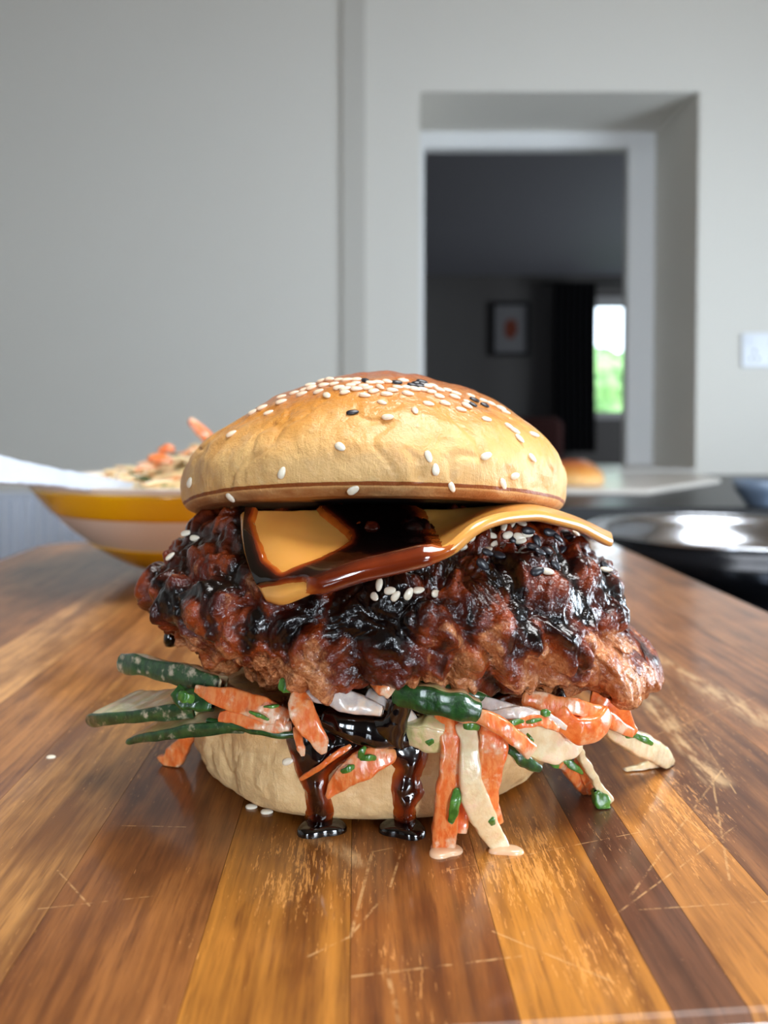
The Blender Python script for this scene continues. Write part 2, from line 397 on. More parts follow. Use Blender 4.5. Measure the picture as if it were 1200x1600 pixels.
# ---- steel bowl
t = NT('brushed_steel')
t.set(color=S(188, 193, 202), metal=1.0, rough=t.mr(t.noise(1, 3, .6, t.mapv((30, 30, 900))), .3, .7, .14, .26), normal=t.bump(t.noise(1, 2, .6, t.mapv((8, 8, 700))), .00006))
sb = P(1142, 828, .79); sbc = (sb[0], sb[1], IZ)
H = sb[2] - IZ
prof = [(0, .0015), (.07, .0005), (.085, .001), (.105, .012), (.122, H*.55), (.133, H*.9), (.141, H*.985), (.1425, H), (.141, H + .001), (.132, H*.93), (.120, H*.57), (.103, .014), (.085, .0035), (.06, .003), (0, .003)]
pr = spl(prof, 90)
V, Fc = lathe(pr, 128, sbc)
sbo = empty('steel_bowl', sbc, 'shiny stainless steel bowl on the black worktop right of the board', 'bowl')
mk('bowl_wall', V, Fc, t.m, sbo)
a = np.linspace(0, 2*math.pi, 128, endpoint=False); c = np.linspace(0, 2*math.pi, 10, endpoint=False)
A, C = np.meshgrid(a, c, indexing='ij'); rr = .1425 + .0022*np.cos(C)
V = np.stack([sbc[0] + rr*np.cos(A), sbc[1] + rr*np.sin(A), sbc[2] + H + .0022*np.sin(C)], -1)
mk('rolled_rim', V, gridf(128, 10, True, True), t.m, sbo)

# ================================================================== CUTTING BOARD
def wood():
    t = NT('acacia_wood')
    pos = t.n('NewGeometry').outputs['Position']; oi = t.n('ObjectInfo')
    off = t.n('CombineXYZ'); t.l(t.math('MULTIPLY', oi.outputs['Random'], 3.7), off.inputs[0]); t.l(t.math('MULTIPLY', oi.outputs['Random'], 7.1), off.inputs[1])
    va = t.n('VectorMath', operation='ADD'); t.l(t.co, va.inputs[0]); t.l(off.outputs[0], va.inputs[1]); pv = va.outputs[0]
    # slow wander of the grain
    wob = t.noise(9, 2, .5, t.mapv((1, .35, 1), pv), out=1)
    wv = t.n('VectorMath', operation='MULTIPLY_ADD'); t.l(wob, wv.inputs[0]); wv.inputs[1].default_value = (.012, .0, 0); t.l(pv, wv.inputs[2]); gv = wv.outputs[0]
    g1 = t.noise(1, 5, .66, t.mapv((210, 16, 40), gv)); g2 = t.noise(1, 4, .65, t.mapv((1100, 60, 200), gv)); g3 = t.noise(1, 4, .55, t.mapv((38, 7, 10), gv)); g4 = t.noise(1, 3, .6, t.mapv((34, 26, 10), pv))
    base = oi.outputs['Color']
    tone = t.math('ADD', t.math('MULTIPLY', g1, .8), t.math('ADD', t.math('MULTIPLY', g3, .8), t.math('MULTIPLY', g4, .5)))
    dk = t.mix(1.0, base, S(168, 148, 130), 'MULTIPLY'); lt = t.mix(1.0, base, (1.32, 1.36, 1.42, 1), 'MULTIPLY')
    c = t.mix(t.mr(tone, .80, 1.28), dk, lt)
    c = t.mix(t.mr(g2, .50, .70, 0, .50), c, t.mix(1.0, base, S(140, 112, 92), 'MULTIPLY'))
    # long dark pores
    g5 = t.noise(1, 3, .6, t.mapv((260, 22, 60), gv)); c = t.mix(t.mr(g5, .64, .74, 0, .55), c, t.mix(1.0, base, S(110, 78, 60), 'MULTIPLY'))
    wf = t.n('TexWave', wave_type='BANDS', bands_direction='X'); wf.inputs['Scale'].default_value = 60; wf.inputs['Distortion'].default_value = 7; wf.inputs['Detail'].default_value = 3; wf.inputs['Detail Scale'].default_value = .8
    t.l(t.mapv((1, .09, .3), gv), wf.inputs['Vector'])
    c = t.mix(t.mr(wf.outputs[1], .6, 1.0, 0, .22), c, t.mix(1.0, base, S(110, 80, 62), 'MULTIPLY'))
    # worn pale fibres, short strokes along the grain, denser where the lacquer has gone
    fl = t.noise(1, 3, .65, t.mapv((1700, 210, 300), gv)); fl2 = t.noise(1, 4, .7, t.mapv((800, 110, 200), gv))
    area_ = t.noise(1, 3, .55, t.mapv((34, 18, 10), pos))
    def blob(cx, cy, rx, ry, s=1.0):
        m = t.mapv((1/rx, 1/ry, 0), pos, loc=(-cx/rx, -cy/ry, 0)); l = t.n('VectorMath', operation='LENGTH'); t.l(m, l.inputs[0]); return t.mr(l.outputs['Value'], .25, 1.15, s, 0)
    g = lambda px, py: ground(px, py)
    bl = None
    for (px, py, rx, ry, s) in ((500, 1360, .024, .030, 1), (790, 1350, .022, .034, 1), (940, 1500, .014, .016, .9), (1080, 1130, .05, .035, .5), (300, 1120, .05, .06, .5), (1000, 1260, .03, .04, .7), (560, 1500, .02, .012, .6)):
        q = g(px, py); b = blob(q[0], q[1], rx, ry, s); bl = b if bl is None else t.math('MAXIMUM', bl, b)
    dens = t.math('ADD', t.math('MULTIPLY', t.mr(area_, .40, .66), .42), t.math('MULTIPLY', bl, .62), clamp=True)
    th = t.math('SUBTRACT', .73, t.math('MULTIPLY', dens, .25))
    f1 = t.mr(t.math('SUBTRACT', fl, th), 0, .07); f2 = t.mr(t.math('SUBTRACT', fl2, th), -.01, .06, 0, .75)
    flake = t.math('MAXIMUM', f1, f2)
    pale = t.mix(.55, S(226, 178, 112), t.mix(1.0, base, (2.3, 2.2, 2.2, 1), 'MULTIPLY'))
    c = t.mix(t.math('MULTIPLY', flake, .72), c, pale)
    # large milky worn bands on the right and a few sanded patches
    wornv = None
    for (px0, py0, px1, py1, wd) in ((985, 1000, 1090, 1065, .0035), (1090, 1065, 1200, 1130, .006), (1010, 1090, 1120, 1220, .004), (480, 1300, 560, 1345, .0025)):
        a = g(px0, py0); b = g(px1, py1); d = seg(t, pos, a, b)
        s_ = t.mr(d, wd*.15, wd*1.5, 1, 0); wornv = s_ if wornv is None else t.math('MAXIMUM', wornv, s_)
    c = t.mix(t.math('MULTIPLY', wornv, t.mr(t.noise(1, 4, .65, t.mapv((300, 70, 90), pos)), .38, .62, 0, .6)), c, S(228, 190, 140))
    # knife scratches
    sc_ = None
    for (x0, y0, x1, y1, wd) in SCR:
        a = g(x0, y0); b = g(x1, y1); d = seg(t, pos, a, b); s_ = t.mr(d, wd*.4, wd, 1, 0); sc_ = s_ if sc_ is None else t.math('MAXIMUM', sc_, s_)
    sc_ = t.math('MULTIPLY', sc_, t.mr(t.noise(260, 3, .7, pos), .40, .62, .0, .5))
    c = t.mix(sc_, c, S(226, 180, 122))
    bmp = t.math('ADD', t.math('MULTIPLY', g2, .5), t.math('ADD', t.math('MULTIPLY', flake, -.5), t.math('MULTIPLY', sc_, -.8)))
    nr = t.bump(bmp, .00008, .8)
    cn = t.bump(t.math('ADD', t.noise(1, 3, .5, t.mapv((90, 40, 60), pos)), t.math('MULTIPLY', t.math('MAXIMUM', flake, sc_), -.10)), .00022, .6)
    t.set(color=c, rough=.42, normal=nr, coat=.7, coatr=t.mr(t.noise(30, 3, .5, pos), .3, .7, .10, .2), coatn=cn)
    return t.m
def seg(t, pos, a, b):
    """distance of pos to the segment ab on the board, as nodes"""
    ba = b - a
    s1 = t.n('VectorMath', operation='SUBTRACT'); t.l(pos, s1.inputs[0]); s1.inputs[1].default_value = tuple(a)
    dt = t.n('VectorMath', operation='DOT_PRODUCT'); t.l(s1.outputs[0], dt.inputs[0]); dt.inputs[1].default_value = tuple(ba)
    h = t.math('MULTIPLY', dt.outputs['Value'], 1/float(ba@ba), clamp=True)
    sv = t.n('VectorMath', operation='SCALE'); sv.inputs[0].default_value = tuple(ba); t.l(h, sv.inputs['Scale'])
    s2 = t.n('VectorMath', operation='DISTANCE'); t.l(s1.outputs[0], s2.inputs[0]); t.l(sv.outputs[0], s2.inputs[1])
    return s2.outputs['Value']
SCR = [(550, 1526, 815, 1494, .00035), (545, 1465, 600, 1400, .0004), (480, 1495, 548, 1463, .0003), (548, 1463, 582, 1330, .0005), (770, 1455, 960, 1535, .0003), (1110, 1200, 1140, 1375, .0004),
       (1130, 1200, 985, 1400, .0004), (1150, 1290, 960, 1430, .0003), (990, 1422, 1200, 1408, .0003), (190, 1290, 290, 1292, .0003), (90, 1360, 140, 1415, .0003), (940, 1180, 1180, 1090, .0003),
       (1000, 1000, 1150, 1240, .0003), (545, 1338, 612, 1325, .0003), (604, 1515, 625, 1600, .0006), (655, 1240, 610, 1385, .0004), (1020, 1240, 1140, 1330, .0003), (60, 1420, 240, 1400, .0002), (700, 1360, 1000, 1300, .0002)]
m_wood = wood()
BX_0, BX_1, BY_0, BY_1, BR = -.286, .219, -.1172, .455, .030
BROT = R(2.0)
BT = .045
cbd = empty('cutting_board', (-.04, .15, IZ), 'large worn golden-brown wooden cutting board under the burger', 'cutting board')
edges = [BX_0, -.252, -.212, -.172, -.139, -.105, -.0728, -.039, -.0098, .0192, .0457, .0592, .0797, .118, .165, BX_1]
cols = [S(158, 104, 60), S(166, 112, 66), S(150, 98, 56), S(196, 142, 86), S(160, 106, 58), S(184, 130, 70), S(148, 92, 44), S(168, 108, 38), S(150, 90, 36), S(174, 112, 38), S(102, 62, 38), S(172, 112, 48), S(138, 88, 48), S(148, 96, 56), S(144, 94, 54)]
def yext(x, inset):
    """y range of the rounded rectangle at x"""
    x0, x1 = BX_0 + inset, BX_1 - inset; r = BR - inset; d = 0
    if x < x0 + r: q = x0 + r - x; d = r - math.sqrt(max(0, r*r - q*q))
    if x > x1 - r: q = x - x1 + r; d = r - math.sqrt(max(0, r*r - q*q))
    tlt = .045*x      # the near edge is not quite square to the camera
    return BY_0 + inset + d + tlt, BY_1 - inset - d
BOT = IZ + .010
for k in range(len(edges) - 1):
    V = []; xa, xb = edges[k] + .00006, edges[k+1] - .00006; nS = 14; prof = [(.004, BOT), (.0012, BOT + .0012), (0, BOT + .004), (0, -.0045), (.0003, -.0026), (.0009, -.0012), (.0020, -.0003), (.0032, 0)]
    for (ins, z) in prof:
        a0 = max(xa, BX_0 + ins + 1e-6); b0 = min(xb, BX_1 - ins - 1e-6)
        tt = (1 - np.cos(np.linspace(0, math.pi, nS)))/2; xs_ = a0 + (b0 - a0)*tt
        V += [(x, yext(x, ins)[0], z) for x in xs_] + [(x, yext(x, ins)[1], z) for x in xs_[::-1]]
    n2 = 2*nS; Fc = [tuple(range(n2 - 1, -1, -1))] + [(q*n2 + i, q*n2 + (i+1) % n2, q*n2 + n2 + (i+1) % n2, q*n2 + n2 + i) for q in range(len(prof) - 1) for i in range(n2)] + [tuple(range((len(prof)-1)*n2, len(prof)*n2))]
    o = mk('plank', V, Fc, m_wood, cbd, smooth=False); o.color = cols[k]
for (x, y) in ((-.25, -.07), (.17, -.07), (-.25, .38), (.17, .38)):
    V, Fc = lathe([(0, 0), (.010, 0), (.011, .002), (.011, .0102), (0, .0102)], 24, (x, y, IZ)); mk('rubber_foot', V, Fc, m_dark, cbd)

# the board stands turned a little to the left: turn every piece about the scene's origin
for ch in cbd.children:
    for v in ch.data.vertices:
        x, y = v.co.x + cbd.location.x, v.co.y + cbd.location.y; v.co.x = x; v.co.y = y
cbd.location = (0, 0, IZ); cbd.rotation_euler = (0, 0, BROT)

# ================================================================== BUNS
def bun_mat(name, zlo, zhi, pale, gold, brown, bottom_z, rim):
    t = NT(name); at = t.n('Attribute', attribute_name='hz'); hz = at.outputs['Fac']
    nb = t.noise(55, 5, .6); n2 = t.noise(260, 4, .65); nf = t.noise(1500, 3, .6)
    v = t.math('ADD', hz, t.math('ADD', t.math('MULTIPLY', t.math('SUBTRACT', nb, .5), .42), t.math('MULTIPLY', t.math('SUBTRACT', n2, .5), .22)))
    c = t.ramp(v, [(zlo, pale), ((zlo + zhi)/2, gold), (zhi, brown)])
    c = t.mix(t.mr(n2, .5, .68, 0, .30), c, t.mix(.5, c, S(244, 226, 186)))
    c = t.mix(t.mr(t.noise(28, 4, .6), .48, .68, 0, .45), c, t.mix(.5, c, gold))
    ed = t.n('Attribute', attribute_name='edge').outputs['Fac']
    c = t.mix(t.mr(t.math('ADD', ed, t.math('MULTIPLY', t.math('SUBTRACT', n2, .5), .5)), .42, .72), c, rim)
    un = t.n('Attribute', attribute_name='under').outputs['Fac']
    c = t.mix(un, c, t.mix(t.mr(nb, .4, .6), S(170, 112, 64), S(206, 160, 108)))
    sm_ = t.n('Attribute', attribute_name='smear').outputs['Fac']
    c = t.mix(t.mr(t.math('ADD', sm_, t.math('MULTIPLY', t.math('SUBTRACT', nb, .5), .8)), .4, .6), c, S(20, 7, 5))
    wr = t.noise(1, 4, .6, t.mapv((150, 150, 60)), dist=1.0)
    h = t.math('ADD', t.math('MULTIPLY', n2, .6), t.math('ADD', t.math('MULTIPLY', nf, .25), wr))
    t.set(color=c, rough=t.mr(v, .2, .8, .5, .32), coat=t.mr(v, .30, .65, .08, .9), coatr=.16, coatn=t.bump(t.math('ADD', t.noise(900, 2, .5), t.math('MULTIPLY', n2, .8)), .0005, .8), normal=t.bump(h, .0007, .9), sss=.12, sssr=(1, .6, .3), ssss=.004)
    return t.m
def build_bun(prof, n=260, m=170, seed=3, warp=.0021, crease=.0007, micro=.0005):
    pr = spl(prof, m); a = np.linspace(0, 2*math.pi, n, endpoint=False)
    V = np.zeros((m, n, 3)); r = np.maximum(pr[:, 0], 1e-5)[:, None]
    V[..., 0] = r*np.cos(a); V[..., 1] = r*np.sin(a); V[..., 2] = pr[:, 1][:, None]
    V = V.reshape(-1, 3)
    nr = np.stack([V[:, 0], V[:, 1], (V[:, 2] - .012)*1.4], 1); nr /= np.linalg.norm(nr, axis=1)[:, None] + 1e-9
    side = sstep(.0, .004, V[:, 2])*sstep(.006, .02, np.hypot(V[:, 0], V[:, 1]))
    d = warp*fbm(V*38, 3, seed) + micro*fbm(V*np.array([240, 240, 170]), 4, seed + 4)*side
    w_ = V + .006*np.stack([fbm(V*60, 2, seed + 7), fbm(V*60, 2, seed + 8), fbm(V*60, 2, seed + 9)], 1)
    rg = np.abs(fbm(w_*np.array([75, 75, 45]), 2, seed + 20)); d -= crease*(1 - sstep(0, .10, rg))*side*sstep(.75, .4, V[:, 2]/V[:, 2].max())
    V = V + nr*d[:, None]*np.where(side > 0, .3 + .7*side, .15)[:, None]
    return V, [tuple(reversed(f)) for f in gridf(m, n, False, True)], pr
m_bun = bun_mat('top_bun_crust', .18, .92, S(236, 190, 124), S(218, 142, 50), S(180, 84, 22), .0, S(146, 76, 30))
prof_t = [(0, .0022), (.02, .0016), (.04, .0006), (.0525, 0), (.0558, .0005), (.0578, .0022), (.0590, .0060), (.0590, .0105), (.0574, .0155), (.0540, .0208), (.0482, .0268), (.0405, .0335), (.0305, .0390), (.019, .0424), (.008, .0433), (0, .0436)]
prof_t = [(r_, z_*(.955 if z_ > .012 else 1)) for r_, z_ in prof_t]; V, Fc, pr = build_bun(prof_t, 420, 200)
V0z = V[:, 2].copy(); hz = np.clip(V[:, 2]/.0436, 0, 1); rad = np.hypot(V[:, 0], V[:, 1])
edge = np.exp(-((V[:, 2] - .0026)/.0006)**2)*sstep(.0545, .0570, rad); under = sstep(.0024, .0014, V[:, 2])
# bake darker towards one side, flatter left shoulder
V[:, 2] *= 1 + .03*np.sin(np.arctan2(V[:, 1], V[:, 0]) + 1.0)*sstep(.02, .05, rad)
V[:, 2] -= .0038*np.exp(-((V[:, 0] + .043)**2 + (V[:, 1] + .005)**2)/.00035)*sstep(.01, .03, V[:, 2])
TA = R(-11); ca, sa = math.cos(TA), math.sin(TA)
Vt = V.copy(); Vt[:, 1] = V[:, 1]*ca - V[:, 2]*sa; Vt[:, 2] = V[:, 1]*sa + V[:, 2]*ca
BT0 = P(586, 804, .24); BT0[1] = 0.0
Vt += BT0
top_bun = tag(mk('burger_bun', Vt, Fc, m_bun, attr={'hz': hz, 'edge': edge, 'under': under, 'smear': sstep(.0515, .046, rad)*sstep(.003, .002, V0z)*sstep(-.024, -.008, V[:, 0])*sstep(.05, .03, V[:, 0])}), 'domed golden top half of the burger bun, sprinkled with sesame', 'bun')
bvh_top = BVHTree.FromPolygons(Vt.tolist(), Fc)

m_bunb = bun_mat('bottom_bun_crumb', .35, 1.3, S(232, 196, 142), S(214, 158, 88), S(180, 110, 46), 0, S(128, 66, 26))
prof_b = [(0, .0005), (.030, 0), (.046, .0002), (.0515, .0014), (.0545, .0048), (.0556, .010), (.0550, .017), (.0538, .0225), (.0515, .0262), (.0485, .0276), (.030, .0278), (0, .0278)]
V, Fc, pr = build_bun(prof_b, 420, 170, seed=31, warp=.0026, crease=.0007, micro=.0011)
V[:, 2] = np.maximum(V[:, 2], 0)
BB0 = np.array([P(584, 1150, .24)[0], 0.0015, 0.0008])
hz = np.clip(V[:, 2]/.0278, 0, 1)*.62; rad = np.hypot(V[:, 0], V[:, 1]); edge = np.exp(-((V[:, 2] - .0272)/.0034)**2)*sstep(.0465, .0500, rad)
Vb = V + BB0
bot_bun = tag(mk('burger_bun', Vb, Fc, m_bunb, attr={'hz': hz, 'edge': edge, 'under': rad*0}), 'pale bottom half of the burger bun resting on the board', 'bun')
bvh_bot = BVHTree.FromPolygons(Vb.tolist(), Fc)

# spare bun in the background
V, Fc, pr = build_bun([(r_*1.25, z_*1.35) for r_, z_ in prof_t], 64, 40, seed=50)
q = P(893, 748, 1.78); q[2] = BZ + .0112
tag(mk('spare_bun', V + q, Fc, m_bun, attr={'hz': np.clip(V[:, 2]/.058, 0, 1)*1.1, 'edge': V[:, 0]*0, 'under': V[:, 0]*0}), 'golden bun lying on the pale board in the blurred background', 'bun')

# ================================================================== THE PATTY
OUT = [(218, 932), (226, 900), (255, 855), (300, 812), (370, 802), (480, 806), (620, 808), (740, 808), (830, 812), (885, 820), (905, 842), (940, 865), (972, 895), (990, 935), (994, 975), (1012, 1000), (1034, 1024), (1038, 1048), (1015, 1072),
       (960, 1082), (915, 1090), (860, 1098), (800, 1104), (755, 1092), (712, 1066), (660, 1060), (600, 1060), (540, 1058), (500, 1064), (465, 1082), (430, 1096), (395, 1088), (350, 1068), (308, 1048), (288, 1028), (268, 1005), (240, 985), (226, 960)]
PC = np.array([P(625, 945, .225)[0], -.004, .0500])
ang = []; rads = []
for (px, py) in OUT:
    px = 628 + (px - 628)*(.965 if px < 628 else .99)
    e = abs((px - 628)/410); low = py > 940
    D = .236 - (.042 if low else .026)*math.sqrt(max(0, 1 - e**2.4))
    q = P(px, py, D); dx, dz = q[0] - PC[0], q[2] - PC[2]
    ang.append(math.atan2(dz, dx)); rads.append(math.hypot(dx, dz))
o_ = np.argsort(ang); ang = np.array(ang)[o_]; rads = np.array(rads)[o_]
def icosphere(n):
    import bmesh
    bm = bmesh.new(); bmesh.ops.create_icosphere(bm, subdivisions=n, radius=1.0)
    V = np.array([v.co[:] for v in bm.verts]); Fc = [tuple(v.index for v in f.verts) for f in bm.faces]; bm.free(); return V, Fc
dV, Fp = icosphere(8)
th = np.arctan2(dV[:, 2], dV[:, 0]); s = np.hypot(dV[:, 0], dV[:, 2])
r = np.interp(th, ang, rads, period=2*math.pi)
# soft profile near the middle of the front and back
el = 1/np.sqrt((np.cos(th)/.080)**2 + (np.sin(th)/.026)**2)
k_ = sstep(.15, .95, s); rr = (el*(1 - k_) + r*k_)
pl = rr*s**.80
Pv = np.stack([PC[0] + pl*np.cos(th), PC[1] + .060*np.sign(dV[:, 1])*np.abs(dV[:, 1])**.85*(1 - .10*np.abs(np.cos(th))*s), PC[2] + pl*np.sin(th)], 1)
nrm = np.stack([(Pv[:, 0] - PC[0])/.08**2, (Pv[:, 1] - PC[1])/.06**2, (Pv[:, 2] - PC[2])/.026**2], 1); nrm /= np.linalg.norm(nrm, axis=1)[:, None]
wp = Pv + .0045*np.stack([fbm(Pv*90, 2, 61), fbm(Pv*90, 2, 62), fbm(Pv*90, 2, 63)], 1)
sh = wp.copy(); sh[:, 2] *= .75; sh[:, 0] += sh[:, 2]*.5
f1, f2, fid = worley(sh/.0150, 70); gap = f2 - f1; big = .55*sstep(0, .42, gap) + .45*(1 - sstep(0, .95, f1)) + .35*(fid - .5)
g1, g2, gid = worley(wp*np.array([1.25, 1, .8])/.0062 + 3, 90); mg = g2 - g1; med = .6*sstep(0, .4, mg) + .4*(1 - sstep(0, .9, g1)) + .5*(gid - .5)
cw = Pv + .0012*np.stack([fbm(Pv*420, 2, 75), fbm(Pv*420, 2, 76), fbm(Pv*420, 2, 77)], 1)
c1, c2, cid = worley(cw/.0023, 95); crumb = .6*(1 - sstep(0, .85, c1)) + .6*cid
rdg = 1 - np.abs(fbm(wp*np.array([150, 150, 95]), 3, 78))*2.2
px_, py_ = pix(Pv)
# where the sauce sits: hand-placed strokes on the front plus noise; stroke list in photo rows and columns of the patty front
n81 = fbm(Pv*380, 3, 81); n82 = fbm(Pv*140, 3, 82)
def stroke(pts, wd):
    d = np.full(len(Pv), 1e9)
    for (a, b) in zip(pts[:-1], pts[1:]):
        ex, ey = b[0] - a[0], b[1] - a[1]; h = np.clip(((px_ - a[0])*ex + (py_ - a[1])*ey)/(ex*ex + ey*ey), 0, 1)
        d = np.minimum(d, np.hypot(px_ - a[0] - ex*h, py_ - a[1] - ey*h))
    return 1 - sstep(wd*.1, wd*1.45, d + 9*n81 + 15*n82)
ss = np.zeros(len(Pv))
for pts, wd, am in (([(640, 800), (600, 900), (600, 1000), (590, 1035)], 62, 1), ([(610, 880), (700, 880)], 26, 1), ([(860, 860), (885, 905), (930, 968)], 17, 1), ([(800, 895), (812, 960), (840, 1010)], 12, .9),
                    ([(805, 1000), (800, 1045)], 20, .8), ([(880, 985), (905, 1040)], 24, 1), ([(760, 1060), (800, 1095)], 22, .9), ([(395, 800), (380, 870), (350, 920), (260, 945)], 17, 1), ([(480, 930), (440, 1000)], 30, .9),
                    ([(540, 900), (520, 990)], 20, .8), ([(240, 880), (262, 935), (238, 975)], 15, .8), ([(345, 900), (330, 1000)], 13, .8), ([(1005, 1030), (1035, 1045)], 15, .8), ([(700, 1010), (690, 1040)], 14, .8),
                    ([(780, 880), (900, 880)], 18, .9), ([(560, 990), (640, 1040)], 30, 1), ([(735, 940), (740, 1010)], 10, .7), ([(940, 900), (980, 960)], 10, .5), ([(400, 960), (380, 1040)], 12, .7)):
    ss = np.maximum(ss, am*stroke(pts, wd))
lowmask = sstep(975, 1055, py_ + 26*fbm(Pv*70, 3, 84) + 20*(px_ > 640))      # lower crust stays bare
g = (1 - lowmask)*(.38 + .34*fbm(Pv*75, 3, 85)) + lowmask*(.03 + .16*fbm(Pv*110, 3, 86)) + .26*sstep(.22, .0, gap)*(1 - .6*lowmask) + .16*sstep(.25, .0, mg)*(1 - .7*lowmask)
bare = np.zeros(len(Pv))
for (cx, cy, rx, ry) in ((440, 900, 45, 34), (960, 1010, 60, 40), (300, 1010, 45, 30), (700, 1000, 40, 22), (870, 1000, 40, 40), (590, 0, 1, 1)):
    bare = np.maximum(bare, np.exp(-(((px_ - cx)/rx)**2 + ((py_ - cy)/ry)**2)))
sauce = np.clip(g*(1 - .45*bare) + .88*ss*(.75 + .45*n81), 0, 1)
fill = ss*.75
sm = sstep(.55, .95, sauce)
wet = sstep(.18, .55, sauce)
disp = .0052*(big - .5)*(1 - .2*fill) + .0022*(med - .5)*(1 - .35*sm) + (crumb - .5)*(.0010 - .0007*wet) + .0007*(rdg - .5)*(1 - .7*sm) + fbm(Pv*300, 3, 88)*(.0012 - .00095*wet) + .0006*sm
Pv = Pv + nrm*disp[:, None]
# keep the underside of the coat ragged
rag = fbm(Pv*130, 3, 91); Pv[:, 2] += -.0016*sstep(.1, .5, rag)*sstep(-.2, -.7, nrm[:, 2])
t = NT('glazed_fried_crust')
sa_ = t.n('Attribute', attribute_name='sauce').outputs['Fac']; nz = t.noise(420, 4, .65); nz2 = t.noise(1300, 3, .6); nb = t.noise(90, 4, .6)
v = t.math('ADD', sa_, t.math('ADD', t.math('MULTIPLY', t.math('SUBTRACT', nz, .5), .42), t.math('MULTIPLY', t.math('SUBTRACT', nb, .5), .25)))
crc = t.mix(t.mr(nz2, .35, .65), S(184, 108, 62), S(226, 158, 106))
crc = t.mix(t.mr(nb, .48, .68), crc, S(160, 86, 38))
rd = t.mix(t.mr(nb, .35, .65), S(88, 24, 8), S(148, 60, 18))
c = t.mix(t.mr(v, .06, .30), crc, rd); c = t.mix(t.mr(v, .36, .68), c, S(54, 13, 5)); c = t.mix(t.mr(v, .68, .96), c, S(12, 4, 4))
nz3 = t.noise(750, 3, .6)
h = t.math('ADD', t.math('MULTIPLY', nz, 1.0), t.math('MULTIPLY', nz2, .45))
hs = t.mr(sa_, .2, .9, 1.0, .2)
nm = t.n('Bump'); nm.inputs['Distance'].default_value = .0009; t.l(h, nm.inputs['Height']); t.l(hs, nm.inputs['Strength'])
cn = t.n('Bump'); cn.inputs['Distance'].default_value = .0009; t.l(t.math('ADD', t.noise(420, 2, .5), t.math('MULTIPLY', nz3, .7)), cn.inputs['Height']); t.l(t.mr(sa_, .3, .95, .85, .30), cn.inputs['Strength'])
t.set(color=c, rough=t.mr(v, .1, .6, .40, .3), normal=nm.outputs[0], coat=t.mr(v, .0, .3, .85, 1.0), coatr=.05, coatn=cn.outputs[0], spec=.15); t.b.inputs['Coat IOR'].default_value = 1.42
patty = tag(mk('fried_chicken_patty', Pv, Fp, t.m, attr={'sauce': sauce}), 'craggy fried chicken patty coated in dark sticky glaze', 'patty')
bvh_pat = BVHTree.FromPolygons(Pv.tolist(), Fp)
Y1 = Vector((0, 1, 0))
def front_y(bvh, x, z, y0=-.2):
    h = bvh.ray_cast(Vector((x, y0, z)), Y1, .3); return None if h[0] is None else h[0].y
def push(V, bvhs, gap):
    V = V.copy()
    for i in range(len(V)):
        for b in bvhs:
            y = front_y(b, V[i, 0], V[i, 2])
            if y is not None and V[i, 1] > y - gap: V[i, 1] = y - gap
    return V

# ---- sauce material shared by the syrup layers: colour follows how thick the syrup lies
def syrup(name):
    t = NT(name); th_ = t.n('Attribute', attribute_name='thick').outputs['Fac']
    c = t.ramp(t.math('ADD', th_, t.math('MULTIPLY', t.math('SUBTRACT', t.noise(160, 3), .5), .15)), [(.0, S(190, 96, 28)), (.25, S(132, 46, 12)), (.5, S(44, 11, 6)), (.75, S(9, 3, 3))])
    t.set(color=c, rough=.12, coat=1.0, coatr=.03, coatn=t.bump(t.noise(120, 2), .0003, .5), spec=.6)
    return t.m
m_syr = syrup('dark_glaze')

# ================================================================== CHEESE
Fe = [(414, 932, .178), (440, 935, .175), (490, 912, .173), (560, 886, .172), (640, 868, .172), (695, 852, .173), (735, 820, .176), (775, 802, .181), (825, 797, .189), (875, 806, .198), (918, 821, .207), (958, 842, .216)]
Be = [(383, 799, .199), (412, 797, .200), (450, 797, .203), (500, 796, .210), (570, 796, .215), (640, 796, .215), (700, 796, .214), (745, 792, .212), (795, 790, .213), (845, 795, .218), (900, 812, .225), (951, 834, .226)]
nu, nv = 260, 60
Fw = spl([P(*p) for p in Fe], nu); Bw = spl([P(*p) for p in Be], nu)
vv = np.linspace(0, 1, nv)
CV = Fw[:, None]*(1 - vv)[None, :, None] + Bw[:, None]*vv[None, :, None]
u_ = np.linspace(0, 1, nu)[:, None]; bulge = np.sin(vv*math.pi)[None, :]
CV[..., 2] += bulge*(-.0028*np.exp(-((u_ - .45)/.14)**2) + .0016*np.exp(-((u_ - .12)/.1)**2) + .0012*sstep(.6, .8, u_))
CV[..., 1] -= bulge*.002*np.exp(-((u_ - .1)/.12)**2)
left_out = np.exp(-(u_/.03)**2)*np.sin(vv*math.pi)[None, :]; CV[..., 0] -= left_out*.0016
flat = CV.reshape(-1, 3); flat[:, 2] += .00035*fbm(flat*110, 2, 101)
P2 = push(flat, [bvh_pat], .0016).reshape(nu, nv, 3); lim_ = (.006*(1 - vv)**1.5)[None, :]
CV = flat.reshape(nu, nv, 3).copy(); CV[..., 1] = np.maximum(P2[..., 1], CV[..., 1] - lim_)
